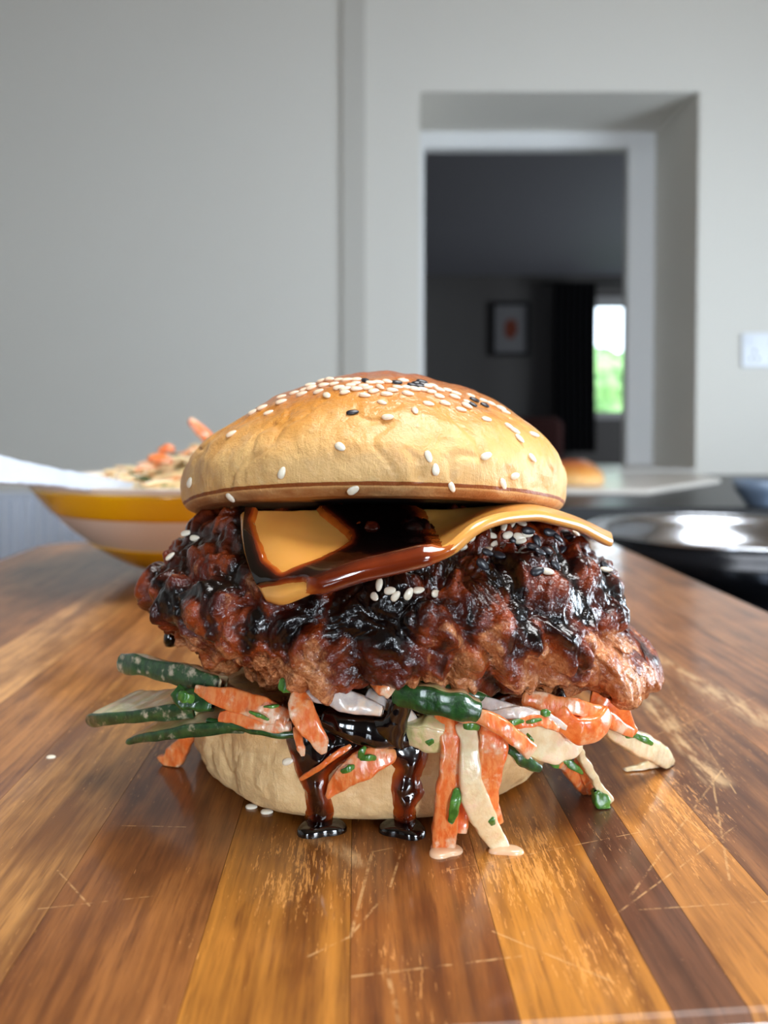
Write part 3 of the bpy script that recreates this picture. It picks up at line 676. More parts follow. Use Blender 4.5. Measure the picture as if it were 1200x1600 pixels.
# relax so that the slice stays smooth where the patty pushed it out
for _ in range(14):
    C2 = CV.copy(); C2[1:-1, 1:-1] = (CV[:-2, 1:-1] + CV[2:, 1:-1] + CV[1:-1, :-2] + CV[1:-1, 2:])/4
    C2[1:-1, 0] = (CV[:-2, 0] + CV[2:, 0])/4 + CV[1:-1, 0]*.5; C2[..., 1] = np.minimum(C2[..., 1], CV[..., 1] + .0004); CV = C2
du = np.gradient(CV, axis=0); dv = np.gradient(CV, axis=1); Nn = np.cross(du, dv); Nn /= np.linalg.norm(Nn, axis=2)[..., None]
if Nn[nu//2, nv//2, 2] < 0: Nn = -Nn
TH = .0029
def slab(CV, Nn, t0, t1, rnd_=0):
    """closed thick sheet between offsets t0 (below) and t1 (above), the rim rounded"""
    nu, nv = CV.shape[:2]
    rings = [CV + Nn*t1]; e = (np.asarray(t1) - np.asarray(t0))
    V = np.concatenate([(CV + Nn*t1).reshape(-1, 3), (CV + Nn*t0).reshape(-1, 3)]); g = gridf(nu, nv); M = nu*nv
    Fc = list(g) + [tuple(i + M for i in reversed(f)) for f in g]
    per = [i*nv for i in range(nu)] + [(nu - 1)*nv + j for j in range(1, nv)] + [i*nv + nv - 1 for i in range(nu - 2, -1, -1)] + [j for j in range(nv - 2, 0, -1)]
    cen = CV.reshape(-1, 3); k = len(per); V = list(map(tuple, V)); base = len(V)
    out = []
    pc = cen[per]; nx = np.roll(pc, -1, 0) - np.roll(pc, 1, 0); nn = Nn.reshape(-1, 3)[per]; o = np.cross(nx, nn); o /= np.linalg.norm(o, axis=1)[:, None] + 1e-12
    if (o*(pc - cen.mean(0))).sum(1).mean() < 0: o = -o
    e_ = np.broadcast_to(e, (nu, nv, 1)).reshape(-1, 1)[per] if np.ndim(e) else np.full((k, 1), e)
    t0_ = np.broadcast_to(t0, (nu, nv, 1)).reshape(-1, 1)[per] if np.ndim(t0) else np.full((k, 1), t0)
    for a in (.2, .5, .8):
        V += list(map(tuple, pc + nn*(t0_ + e_*(1 - a)) + o*e_*.5*math.sin(a*math.pi)*.9))
    seq = [per, [base + q for q in range(k)], [base + k + q for q in range(k)], [base + 2*k + q for q in range(k)], [i + M for i in per]]
    for a, b in zip(seq[:-1], seq[1:]):
        for q in range(k): Fc.append((a[(q + 1) % k], a[q], b[q], b[(q + 1) % k]))
    return np.array(V), Fc, per
t = NT('processed_cheese'); cn_ = t.noise(90, 3)
t.set(color=t.mix(cn_, S(226, 154, 66), S(236, 170, 88)), rough=.28, coat=.6, coatr=.15, sss=.25, sssr=(1, .5, .15), ssss=.004, normal=t.bump(t.noise(1, 3, .5, t.mapv((60, 300, 300))), .0002, .4))
V, Fc, per = slab(CV, Nn, -TH, 0.0)
cheese = tag(mk('cheese_slice', V, Fc, t.m), 'orange melting cheese slice draped between top bun and patty', 'cheese')
# sauce on the slice
px_, py_ = pix(CV)
yel = [(413, 780), (470, 780), (500, 812), (541, 846), (500, 868), (443, 889), (424, 872), (416, 850), (404, 817)]
sd = sdpoly(px_, py_, yel); wv = 7*fbm(CV.reshape(-1, 3)*260, 2, 111).reshape(nu, nv)
m1 = sstep(0, 17, sd + wv*.4)
tip = sstep(922, 908, py_ - .0*px_ + (px_ - 415)*.17 + wv*.3) + sstep(470, 500, px_)   # bare corner below
right = sstep(715, 640, px_ + (py_ - 850)*1.0*-1*.55 + wv)
edgef = sstep(0, .05, np.broadcast_to(u_, (nu, nv)))
mask = np.clip(m1*np.clip(tip, 0, 1)*right, 0, 1)
thick = mask*(.12 + .88*sstep(2, 34, sd))*np.where(right < .95, right, 1)
rimfade = sstep(.0, .12, np.broadcast_to(vv[None, :], (nu, nv))); thick2 = thick*(.45 + .55*rimfade)  # syrup counted thinner, so more orange, along the front rim
hgt = -.0006 + .0016*sstep(.0, .6, mask) + .0006*thick
Vs = (CV + Nn*hgt[..., None]).reshape(-1, 3)
# carry the coat over the rounded front rim
ext = [CV[:, 0] + Nn[:, 0]*hgt[:, :1]]
o = CV[:, 0] - CV[:, 3]; o /= np.linalg.norm(o, axis=1)[:, None]
L = []
for a in (1.0, .85, .7, .5, .3, .15):
    aa = a*math.pi
    mlt = mask[:, 0][:, None]; rad_ = TH/2 + (-.0004 + .0012*mlt)
    cen = CV[:, 0] - Nn[:, 0]*TH/2
    L.append(cen + o*np.sin(aa)*rad_*1.05*np.where(a == 1.0, 0, 1) - Nn[:, 0]*(-np.cos(aa + math.pi) if False else -np.cos(aa)*-1)*0 + Nn[:, 0]*np.cos(aa)*rad_)
LV = np.stack(L[1:] + [CV[:, 0] + Nn[:, 0]*hgt[:, :1]], 1)
allV = np.concatenate([LV[:, :-1], CV + Nn*hgt[..., None]], 1); nvv = allV.shape[1]
tv = np.concatenate([np.repeat((mask[:, :1]*.32), LV.shape[1] - 1, 1), thick2], 1)
fcs = gridf(nu, nvv)
if True:
    n0 = np.cross(allV[nu//2+1, nvv//2] - allV[nu//2, nvv//2], allV[nu//2, nvv//2+1] - allV[nu//2, nvv//2])
    if n0[2] < 0: fcs = [tuple(reversed(f)) for f in fcs]
tag(mk('sauce_coat', allV.reshape(-1, 3), fcs, m_syr, cheese, attr={'thick': np.clip(tv, 0, 1).ravel()}), 'dark glossy sauce pooled on the cheese')

# ================================================================== SAUCE ON THE BOTTOM BUN
pr = spl(prof_b, 170)
px_, py_ = pix(Vb)
gi = Vb.reshape(170, 420, 3)
k0, k1 = 60, 165
a_ = np.arange(420)*2*math.pi/420; sel = np.where((a_ > math.pi*1.18) & (a_ < math.pi*1.86))[0]
sub = gi[20:150][:, sel]; px2, py2 = pix(sub)
poly = [(452, 1172), (463, 1205), (478, 1235), (482, 1262), (476, 1300), (520, 1304), (520, 1262), (513, 1235), (512, 1212), (530, 1192), (575, 1172), (604, 1180), (618, 1200), (612, 1235), (620, 1262), (612, 1300), (650, 1304), (648, 1262), (662, 1238), (655, 1216), (668, 1188), (676, 1150), (690, 1090), (440, 1090)]
sd = sdpoly(px2, py2, poly) - 3 + 5*fbm(sub.reshape(-1, 3)*170, 3, 121).reshape(px2.shape)
mask = sstep(3, -4, sd); thick = mask*(.16 + .50*sstep(-2, -24, sd) + .3*sstep(1185, 1150, py2))
du = np.gradient(sub, axis=0); dv = np.gradient(sub, axis=1); N2 = np.cross(dv, du); N2 /= np.linalg.norm(N2, axis=2)[..., None] + 1e-12
if N2[60, len(sel)//2, 1] > 0: N2 = -N2
hg = -.0006 + .0010*mask + .0013*sstep(0, -20, sd)
for _ in range(4): N2[1:-1, 1:-1] = (N2[:-2, 1:-1] + N2[2:, 1:-1] + N2[1:-1, :-2] + N2[1:-1, 2:])/4
SV = sub + N2*hg[..., None]
fcs = gridf(SV.shape[0], SV.shape[1])
n0 = np.cross(SV[61, 80] - SV[60, 80], SV[60, 81] - SV[60, 80])
if n0[1] > 0: fcs = [tuple(reversed(f)) for f in fcs]
tag(mk('sauce_drip', SV.reshape(-1, 3), fcs, m_syr, bot_bun, attr={'thick': thick.ravel()}), 'dark sauce running down the bun in two streams')
def dome(name, c, rx, ry, h, mat, parent=None, seed=0, attr=True, wob=.16):
    n, m = 48, 14; a = np.linspace(0, 2*math.pi, n, endpoint=False); tt = np.linspace(0, 1, m)
    V = np.zeros((m, n, 3)); w_ = 1 + wob*np.sin(a*2 + seed) + wob*.6*np.sin(a*3 + seed*2.1)
    V[..., 0] = c[0] + rx*np.cos(a)*w_*np.sin(tt*math.pi/2)[:, None]**.8; V[..., 1] = c[1] + ry*np.sin(a)*w_*np.sin(tt*math.pi/2)[:, None]**.8
    V[..., 2] = c[2] + h*(np.cos(tt*math.pi/2)[:, None]**.7)*np.ones(n)
    return mk(name, V.reshape(-1, 3), gridf(m, n, False, True), mat, parent, attr={'thick': np.full(m*n, .95)} if attr else None)
q = ground(501, 1300); dome('sauce_puddle', (q[0], q[1] + .001, 0), .0054, .0046, .0026, m_syr, bot_bun, 1)
q = ground(631, 1302); dome('sauce_puddle', (q[0], q[1] + .001, 0), .0052, .0046, .0026, m_syr, bot_bun, 2.2)

# ================================================================== SLAW
def vegmat(name, c0, c1, dress, amt, rough=.3, streak=(400, 400, 400), sss=.2):
    t = NT(name); n1 = t.noise(1, 3, .6, t.mapv(streak)); n2 = t.noise(170, 4, .6)
    c = t.mix(t.mr(n1, .35, .65), c0, c1); n3 = t.noise(600, 3, .6); c = t.mix(t.mr(t.math('ADD', t.math('MULTIPLY', n2, .75), t.math('MULTIPLY', n3, .25)), .60 - amt*.30, .70 - amt*.16), c, dress)
    t.set(color=c, rough=rough, coat=.8, coatr=.12, sss=sss, sssr=(1, .5, .3), ssss=.003, normal=t.bump(t.math('ADD', n1, n2), .0004, .6))
    return t.m
DRS = S(246, 206, 172)
m_car = vegmat('dressed_carrot', S(238, 112, 44), S(248, 152, 88), DRS, .34, streak=(700, 300, 300))
m_carb = vegmat('bright_carrot', S(240, 108, 36), S(250, 138, 66), S(248, 180, 130), .2)
m_pale = vegmat('creamy_onion', S(238, 212, 164), S(246, 228, 188), S(246, 214, 180), .4)
m_onion = vegmat('translucent_onion', S(210, 196, 190), S(232, 220, 210), S(244, 214, 190), .3)
m_flesh = vegmat('cucumber_flesh', S(206, 198, 134), S(228, 216, 160), S(240, 212, 170), .5)
m_skin = vegmat('cucumber_skin', S(20, 58, 22), S(44, 92, 34), S(206, 200, 170), -.10)
m_skind = vegmat('dressed_cucumber_skin', S(26, 62, 34), S(48, 88, 44), S(204, 190, 166), .22)
m_herb = vegmat('chopped_herb', S(52, 110, 34), S(92, 150, 56), S(190, 206, 160), .0)
m_cream = plain('chilli_mayonnaise', S(250, 208, 168), .18, .04, 200, coat=1.0, coatr=.05)
def sweep(pts, wid, thk, roll=0.0, n=60, ring=20, seed=0, facing=(0, -1, .35), wob=.16, sup=.42, world=False, twist=0.0):
    C = spl([(p if world else P(*p)) for p in pts], n); wd = spl(wid, n)[:, 0]; dist = .19
    if not world: wd = wd*np.array([p_[1] - CAM[1] for p_ in C])/F
    T = np.gradient(C, axis=0); T /= np.linalg.norm(T, axis=1)[:, None]
    Nf = np.array(facing, float)[None] - (T@np.array(facing, float))[:, None]*T; Nf /= np.linalg.norm(Nf, axis=1)[:, None]
    B = np.cross(T, Nf); ra_ = R(roll) + np.linspace(0, R(twist), n)
    Nr = Nf*np.cos(ra_)[:, None] + B*np.sin(ra_)[:, None]; Br = -Nf*np.sin(ra_)[:, None] + B*np.cos(ra_)[:, None]
    a = np.linspace(0, 2*math.pi, ring, endpoint=False); cx = np.sign(np.cos(a))*np.abs(np.cos(a))**sup; cy = np.sign(np.sin(a))*np.abs(np.sin(a))**sup
    tt = np.linspace(0, 1, n); cap = np.minimum(1, .55 + .45*np.sqrt(np.clip(1 - (1 - np.minimum(tt, 1 - tt)/.025).clip(0)**2, 0.0, 1)))
    C = C + .0005*np.stack([fbm(C*160, 2, 150 + seed), fbm(C*160, 2, 151 + seed), fbm(C*160, 2, 152 + seed)], 1)*(0 if world else 1)
    wd = wd*(1 + wob*vnoise(np.stack([tt*6 + seed*3.1, tt*0 + seed, tt*0], 1), 7)); 
    V = C[:, None] + Br[:, None]*(cx[None, :, None]*(wd*.5*cap)[:, None, None]) + Nr[:, None]*(cy[None, :, None]*(thk*.5*cap)[:, None, None])
    V = V.reshape(-1, 3); V += .00030*np.stack([fbm(V*380, 2, 130 + seed), fbm(V*380, 2, 131 + seed), fbm(V*380, 2, 132 + seed)], 1)
    Fc = [tuple(reversed(f)) for f in gridf(n, ring, False, True)] + [tuple(range(ring)), tuple(reversed(range((n-1)*ring, n*ring)))]
    return V, Fc, (C, T, Nr, Br, wd)
def strand(name, label, cat, pts, wid, thk, mat, group=None, hug=None, **kw):
    V, Fc, fr = sweep(pts, wid, thk, **kw)
    if hug:
        C = fr[0]; n = len(C); rg = len(V)//n
        for i in range(n):
            y = front_y(hug, C[i, 0], C[i, 2]); lim = None if y is None else y - thk*.5 - .0003
            if lim is not None and C[i, 1] > lim: V[i*rg:(i+1)*rg, 1] += lim - C[i, 1]
    V[:, 2] = np.maximum(V[:, 2], .0003)
    return tag(mk(name, V, Fc, mat), label, cat, group)
def baton(label, pts, wid, thk, roll, side, skin=m_skin, seed=0, facing=(0, -1, .35), dsk=.0009):
    """cucumber baton: flesh with a strip of skin on one face; side 'n' = face, 'b' = lower edge"""
    V, Fc, (C, T, Nr, Br, wd) = sweep(pts, wid, thk, roll=roll, seed=seed, sup=.35, facing=facing)
    e = empty('cucumber_baton', C.mean(0), label, 'cucumber', 'cucumber batons in the slaw')
    mk('flesh', V, Fc, m_flesh, e)
    n = len(C)
    if side == 'n':
        V2, F2 = skin_strip(C + Nr*(thk*.5), Br, Nr, wd*1.02, dsk)
    else:
        V2, F2 = skin_strip(C + Br*(wd*.5)[:, None]*(1 if side == 'b' else -1), Nr, Br*(1 if side == 'b' else -1), np.full(n, thk*1.04), dsk)
    mk('skin', V2, F2, skin, e)
    return e
def skin_strip(C, A, N, w_, t_):
    n = len(C); ring = 12; a = np.linspace(0, 2*math.pi, ring, endpoint=False); cx = np.sign(np.cos(a))*np.abs(np.cos(a))**.4; cy = np.sign(np.sin(a))*np.abs(np.sin(a))**.6
    tt = np.linspace(0, 1, n); cap = np.where((tt < .012) | (tt > .988), .7, 1.0)
    V = C[:, None] + A[:, None]*(cx[None, :, None]*(w_*.5*cap)[:, None, None]) + N[:, None]*((cy*t_*.5 - (cx**2)*t_*.35)[None, :, None])
    Fc = [tuple(reversed(f)) for f in gridf(n, ring, False, True)] + [tuple(range(ring)), tuple(reversed(range((n-1)*ring, n*ring)))]
    V = V.reshape(-1, 3); n0 = np.cross(V[1] - V[0], V[ring] - V[0])
    return V, Fc
G = 'slaw strands between patty and bottom bun'
# -- left side
baton('dark green cucumber baton pointing up left, topmost on the left of the slaw', [(194, 1034, .222), (240, 1043, .214), (300, 1056, .206), (350, 1070, .2)], [27, 32, 34, 30], .0050, 8, 'n', m_skind, 1)
baton('pale cucumber baton with green front edge, middle one on the left', [(178, 1108, .224), (205, 1104, .218), (265, 1098, .212), (330, 1094, .208)], [18, 21, 22, 22], .017, 20, 'n', m_skind, 2)
baton('cucumber baton with pale top tapering to a point, lowest on the left', [(230, 1139, .212), (265, 1133, .207), (330, 1123, .202), (400, 1120, .199)], [10, 17, 19, 18], .014, 20, 'n', m_skind, 3)
strand('spring_onion_ring', 'rolled bright green piece lying between the left cucumber batons', 'spring onion', [(276, 1078, .199), (290, 1090, .198), (312, 1096, .198), (335, 1100, .197)], [22, 34, 30, 20], .0045, m_skin, G, seed=4)
strand('carrot_strip', 'pale orange carrot strip slanting down right under the patty, left of centre', 'carrot', [(308, 1077, .198), (350, 1090, .194), (400, 1104, .190), (452, 1122, .188)], [14, 30, 36, 32], .0026, m_car, G, seed=5)
strand('carrot_strip', 'short carrot strip lying just over the toasted rim of the bottom bun', 'carrot', [(342, 1119, .193), (385, 1125, .190), (430, 1131, .188), (458, 1134, .187)], [14, 22, 22, 16], .0022, m_car, G, seed=6)
baton('dark green cucumber sliver on the rim of the bottom bun, left of the sauce', [(330, 1124, .197), (380, 1135, .193), (430, 1143, .190), (470, 1146, .189)], [10, 14, 15, 12], .003, 0, 'n', m_skin, 7)
strand('carrot_strip', 'folded carrot ribbon hanging with its sauce-stained tip over the dark sauce', 'carrot', [(472, 1082, .184), (468, 1100, .181), (484, 1130, .179), (498, 1155, .1785), (506, 1178, .179)], [34, 44, 40, 30, 10], .0022, m_car, G, seed=8)
strand('carrot_strip', 'carrot strip under it, thin and drenched in sauce', 'carrot', [(462, 1135, .184), (470, 1165, .181), (474, 1180, .181)], [10, 14, 6], .002, m_car, G, seed=9)
strand('onion_strip', 'translucent white onion strip lying in the sauce at centre', 'onion', [(476, 1078, .186), (515, 1090, .183), (560, 1101, .181), (598, 1112, .180)], [20, 30, 30, 20], .0040, m_onion, G, seed=10)
strand('carrot_strip', 'carrot leg standing on the board, left of the bottom bun', 'carrot', [(297, 1138, .222), (288, 1160, .224), (274, 1180, .226), (258, 1196, .2275)], [22, 24, 30, 40], .0028, m_car, G, seed=11)
strand('carrot_strip', 'leaf-shaped carrot slice stuck to the bottom bun between the sauce streams', 'carrot', [(512, 1238, .187), (538, 1213, .184), (572, 1192, .183), (603, 1182, .184), (617, 1178, .185)], [8, 34, 42, 34, 10], .0026, m_car, G, seed=12, hug=bvh_bot)
strand('carrot_strip', 'thin sauce-stained carrot shaving beside the left sauce stream', 'carrot', [(470, 1218, .187), (500, 1198, .184), (530, 1178, .183), (550, 1165, .184)], [6, 9, 10, 6], .0012, m_carb, G, seed=13, hug=bvh_bot)
# -- right side
baton('thick glossy dark green cucumber baton right of centre, under the patty', [(622, 1083, .184), (660, 1089, .181), (705, 1098, .179), (748, 1108, .179)], [30, 38, 40, 36], .0060, 14, 'n', m_skin, 14)
baton('short pale cucumber chunk just right of the sauce', [(640, 1140, .187), (655, 1145, .185), (672, 1148, .184), (690, 1150, .184)], [34, 44, 46, 44], .0060, 30, 't', m_flesh, 15)
baton('dark cucumber sliver with a tapered end, behind the carrot strips right', [(640, 1066, .188), (690, 1074, .186), (735, 1084, .185), (760, 1092, .186)], [10, 16, 16, 10], .003, 0, 'n', m_skin, 16)
strand('carrot_strip', 'long orange carrot strip reaching down to the board, left leg of the pair', 'carrot', [(690, 1112, .186), (703, 1150, .182), (702, 1200, .180), (698, 1260, .180), (694, 1312, .181), (692, 1328, .181)], [26, 36, 36, 34, 40, 40], .0032, m_car, G, seed=17, hug=bvh_bot)
strand('onion_strip', 'creamy white strip hanging between the two long carrot legs', 'onion', [(722, 1128, .183), (732, 1160, .180), (733, 1215, .178), (748, 1262, .179), (770, 1306, .181), (786, 1332, .181)], [26, 38, 42, 40, 30, 26], .0034, m_pale, G, seed=18, hug=bvh_bot)
strand('carrot_strip', 'wide dressed carrot strip hanging just right of the creamy strip', 'carrot', [(768, 1128, .182), (770, 1160, .179), (766, 1205, .1785), (762, 1245, .180), (772, 1290, .1815)], [36, 44, 40, 36, 26], .0026, m_car, G, seed=19, hug=bvh_bot)
strand('carrot_strip', 'thin carrot strip crossing behind the creamy strip', 'carrot', [(712, 1225, .183), (722, 1262, .183), (716, 1300, .182)], [20, 24, 22], .0026, m_car, G, seed=20)
strand('carrot_strip', 'short rounded carrot strip pointing down right across the pale piece', 'carrot', [(700, 1114, .181), (740, 1118, .178), (775, 1132, .176), (808, 1156, .176), (828, 1172, .178)], [14, 24, 27, 27, 24], .0036, m_car, G, seed=21)
baton('small dark cucumber piece below the short carrot strip', [(783, 1158, .182), (805, 1176, .181), (825, 1192, .182), (840, 1200, .183)], [14, 20, 20, 12], .0030, 0, 'n', m_skin, 22)
strand('herb_blade', 'narrow dark green blade between the carrot and the bottom bun, right', 'herb', [(790, 1160, .180), (786, 1180, .180), (779, 1214, .181)], [8, 9, 4], .0012, m_skin, G, seed=23)
strand('onion_strip', 'broad pale onion petal spread at right of the slaw', 'onion', [(768, 1118, .186), (806, 1134, .184), (850, 1154, .186), (888, 1164, .190), (906, 1166, .193)], [26, 62, 74, 46, 12], .0022, m_pale, G, seed=24)
strand('onion_strip', 'thin white onion curl over the broad pale petal', 'onion', [(760, 1112, .183), (805, 1116, .181), (850, 1118, .182), (885, 1138, .185)], [10, 18, 16, 8], .0016, m_onion, G, seed=25)
strand('carrot_strip', 'small salmon-coloured carrot strip on the broad pale petal', 'carrot', [(800, 1134, .181), (825, 1128, .180), (850, 1128, .181), (872, 1138, .183)], [10, 18, 18, 12], .0020, m_car, G, seed=26)
strand('carrot_strip', 'bright orange curled carrot ribbon, bulging at right below the patty', 'carrot', [(845, 1098, .190), (872, 1120, .188), (902, 1140, .187), (930, 1136, .188), (946, 1112, .192)], [22, 36, 46, 44, 30], .0038, m_carb, G, seed=27, twist=40)
strand('carrot_strip', 'carrot ribbon arching above the bright curled one', 'carrot', [(815, 1092, .190), (860, 1100, .188), (905, 1106, .188), (945, 1122, .192), (985, 1146, .198)], [22, 30, 28, 28, 14], .0028, m_car, G, seed=28)
strand('carrot_strip', 'broad bright carrot ribbon at far right, against the patty', 'carrot', [(922, 1088, .198), (945, 1096, .197), (968, 1116, .198), (990, 1144, .201)], [40, 44, 32, 10], .0028, m_carb, G, seed=29)
strand('onion_strip', 'pale creamy strip bending down to the board at far right', 'onion', [(940, 1122, .198), (965, 1146, .203), (1000, 1162, .212), (1028, 1180, .221), (1044, 1193, .2275)], [18, 28, 34, 34, 20], .0034, m_pale, G, seed=30)
strand('onion_strip', 'its hooked creamy end lying flat on the board at far right', 'onion', [(1046, 1192, .2285), (1025, 1199, .2255), (1000, 1203, .224), (976, 1204, .223)], [24, 24, 18, 10], .0022, m_pale, G, seed=31)
strand('carrot_strip', 'pale carrot strip slanting down to the board, right of the bun', 'carrot', [(872, 1188, .198), (893, 1208, .203), (915, 1230, .208), (923, 1243, .209)], [14, 22, 22, 10], .0022, m_car, G, seed=32)
strand('carrot_strip', 'steep narrow carrot strip beside the green-tipped one', 'carrot', [(902, 1180, .199), (912, 1208, .204), (922, 1240, .2085)], [10, 16, 12], .0020, m_car, G, seed=33)
strand('onion_strip', 'thin yellow-cream strip running down to a green tip on the board', 'onion', [(898, 1158, .194), (912, 1190, .198), (932, 1222, .202), (950, 1252, .2035)], [8, 13, 15, 16], .0024, m_pale, G, seed=34)
strand('spring_onion_ring', 'green tip of herb at the end of the thin creamy strip', 'spring onion', [(930, 1234, .2015), (940, 1250, .2015), (946, 1266, .2015)], [14, 24, 16], .0032, m_herb, G, seed=35)
strand('onion_strip', 'pinkish dressed onion strip under the patty right of the dark baton', 'onion', [(735, 1090, .186), (770, 1100, .184), (810, 1108, .183)], [16, 20, 14], .0028, m_onion, G, seed=36)
strand('carrot_strip', 'small carrot end poking out under the patty above the sauce', 'carrot', [(585, 1062, .186), (600, 1072, .182), (612, 1082, .182)], [20, 26, 18], .0036, m_car, G, seed=37)
strand('onion_strip', 'dressed onion strip lying left of the dark green baton', 'onion', [(575, 1082, .188), (600, 1098, .186), (636, 1118, .186), (650, 1135, .187)], [18, 20, 22, 16], .003, m_onion, G, seed=38)
# hidden and half hidden strands filling the layer
for k in range(34):
    a = rnd.uniform(0, 2*math.pi); r0 = rnd.uniform(.0, .040); x = BB0[0] + .004 + r0*math.cos(a)*1.15; y = r0*math.sin(a)
    d = rnd.uniform(0, math.pi); ln = rnd.uniform(.012, .026); z = rnd.uniform(.0292, .0385) + .001
    lim = .0465
    pts = []
    for q in (-1, -.3, .4, 1):
        X = np.array([x + q*ln*math.cos(d), y + q*ln*math.sin(d)*.9, z + rnd.uniform(-.0012, .0012)])
        rr_ = math.hypot(X[0] - BB0[0], X[1])
        if rr_ > lim: X[0] = BB0[0] + (X[0] - BB0[0])*lim/rr_; X[1] *= lim/rr_
        pts.append(X)
    kd = rnd.choice(['c', 'c', 'o', 'g', 'c', 'p'])
    m_ = {'c': m_car, 'o': m_onion, 'g': m_skin, 'p': m_pale}[kd]
    V, Fc, fr = sweep(pts, [.0026, .0044, .0046, .003], .0022, roll=rnd.uniform(0, 90), n=24, ring=12, seed=40 + k, world=True, facing=(0, -.3, 1))
    nm_, ct_ = {'c': ('carrot_strip', 'carrot'), 'o': ('onion_strip', 'onion'), 'g': ('cucumber_baton', 'cucumber'), 'p': ('onion_strip', 'onion')}[kd]
    lb = {'c': 'carrot strip buried in the slaw under the patty', 'o': 'translucent onion strip buried in the slaw under the patty', 'g': 'green cucumber sliver buried in the slaw under the patty', 'p': 'creamy onion strip buried in the slaw under the patty'}[kd]
    gp = {'c': 'carrot strips inside the slaw layer', 'o': 'onion strips inside the slaw layer', 'g': 'cucumber slivers inside the slaw layer', 'p': 'creamy onion strips inside the slaw layer'}[kd]
    tag(mk(nm_, V, Fc, m_), lb, ct_, gp)
# dark sauce running from the patty into the slaw
V, Fc, fr = sweep([(612, 1030, .186), (626, 1062, .183), (628, 1095, .182), (618, 1125, .183), (600, 1150, .184)], [70, 40, 30, 46, 90], .0040, n=40, ring=18, seed=77, sup=.9)
tag(mk('sauce_drip', V, Fc, m_syr, patty, attr={'thick': np.full(len(V), .95)}), 'black sauce dripping from the patty')
V, Fc, fr = sweep([(505, 1118, .188), (545, 1132, .1855), (590, 1138, .185), (640, 1140, .186), (668, 1150, .187)], [30, 52, 60, 56, 30], .005, n=50, ring=18, seed=78, sup=.9)
tag(mk('sauce_pool', V, Fc, m_syr, patty, attr={'thick': np.full(len(V), .9)}), 'dark sauce pooled over the slaw')
for (x, y, D) in ((266, 996, .228), (875, 1096, .190)):
    q = P(x, y, D); V, Fc = lathe([(0, -.0030), (.0014, -.0026), (.0021, -.0012), (.0019, .0006), (.0010, .0028), (0, .0040)], 20, q)
    mk('sauce_drip', V, [tuple(reversed(f)) for f in Fc], m_syr, patty, attr={'thick': np.full(len(V), 1.0)})
# dressing drops on the board
for (x, y, rx, ry, lb) in ((696, 1334, .0036, .0034, 'drop of pink mayonnaise at the foot of the long carrot strip'), (793, 1334, .0036, .0022, 'drop of pink mayonnaise at the foot of the creamy strip')):
    q = ground(x, y); o = dome('dressing_drop', (q[0], q[1] + .001, 0), rx, ry, .0012, m_cream, None, x*.01, False, .16); tag(o, lb, 'dressing')
# chopped herbs
HB = [(566, 1176, .182, 20, 10, -60, 'dark curled leaf on the leaf-shaped carrot slice'), (574, 1184, .182, 26, 12, 5, 'folded leaf on the leaf-shaped carrot slice, below the curled one'), (544, 1201, .182, 22, 9, -22, 'bright green chive piece on the leaf-shaped carrot slice'),
      (736, 1134, .178, 24, 13, 10, 'oval green piece on top of the long carrot strips'), (673, 1157, .182, 18, 16, 50, 'chopped leaf on the short pale cucumber chunk'), (684, 1158, .182, 12, 12, 80, 'second chopped leaf on the short pale cucumber chunk'),
      (709, 1260, .1775, 56, 16, 100, 'long green chive piece hanging on the left carrot leg'), (769, 1284, .1785, 12, 11, 70, 'small green square on the right carrot leg'), (724, 1232, .178, 8, 6, 40, 'tiny green fleck between the carrot legs'),
      (853, 1113, .181, 15, 13, 10, 'green chive ring under the patty at right'), (805, 1128, .179, 34, 9, -8, 'green leaf sliver on the thin white curl'), (835, 1125, .179, 24, 6, -6, 'narrow green sliver at the edge of the broad petal'), (828, 1152, .180, 14, 6, 50, 'tiny curled green fleck by the short carrot strip'),
      (982, 1143, .200, 22, 18, 20, 'bright crumpled leaf on the far right strip'), (1003, 1154, .205, 42, 11, 26, 'long flat leaf on the far right creamy strip'), (893, 1196, .198, 44, 12, 36, 'dark green piece on the slanting pale carrot strip'), (866, 1192, .196, 14, 10, 20, 'small leaf left of the slanting pale carrot strip'),
      (448, 1073, .184, 26, 24, 20, 'bright green chive ring under the patty, left of centre'), (424, 1102, .186, 24, 5, 0, 'narrow green sliver at the lower left of the patty'), (404, 1118, .186, 34, 7, 24, 'dark green sliver on the slanting carrot strip'), (290, 1090, .1945, 26, 18, 15, 'glossy green leaf among the left cucumber batons')]
for (x, y, D, ln, wd, an, lb) in HB:
    c, s_ = math.cos(R(an))*ln/2, math.sin(R(an))*ln/2
    pts = [(x - c, y - s_, D + .0004), (x, y, D - .0004), (x + c, y + s_, D + .0004)]
    V, Fc, fr = sweep(pts, [wd*.7, wd, wd*.6], .0009, n=16, ring=10, seed=int(x) % 50, roll=15)
    # lay the piece on whatever is behind it
    tag(mk('chopped_herb', V, Fc, m_herb), lb, 'herb', 'chopped herbs on the slaw')

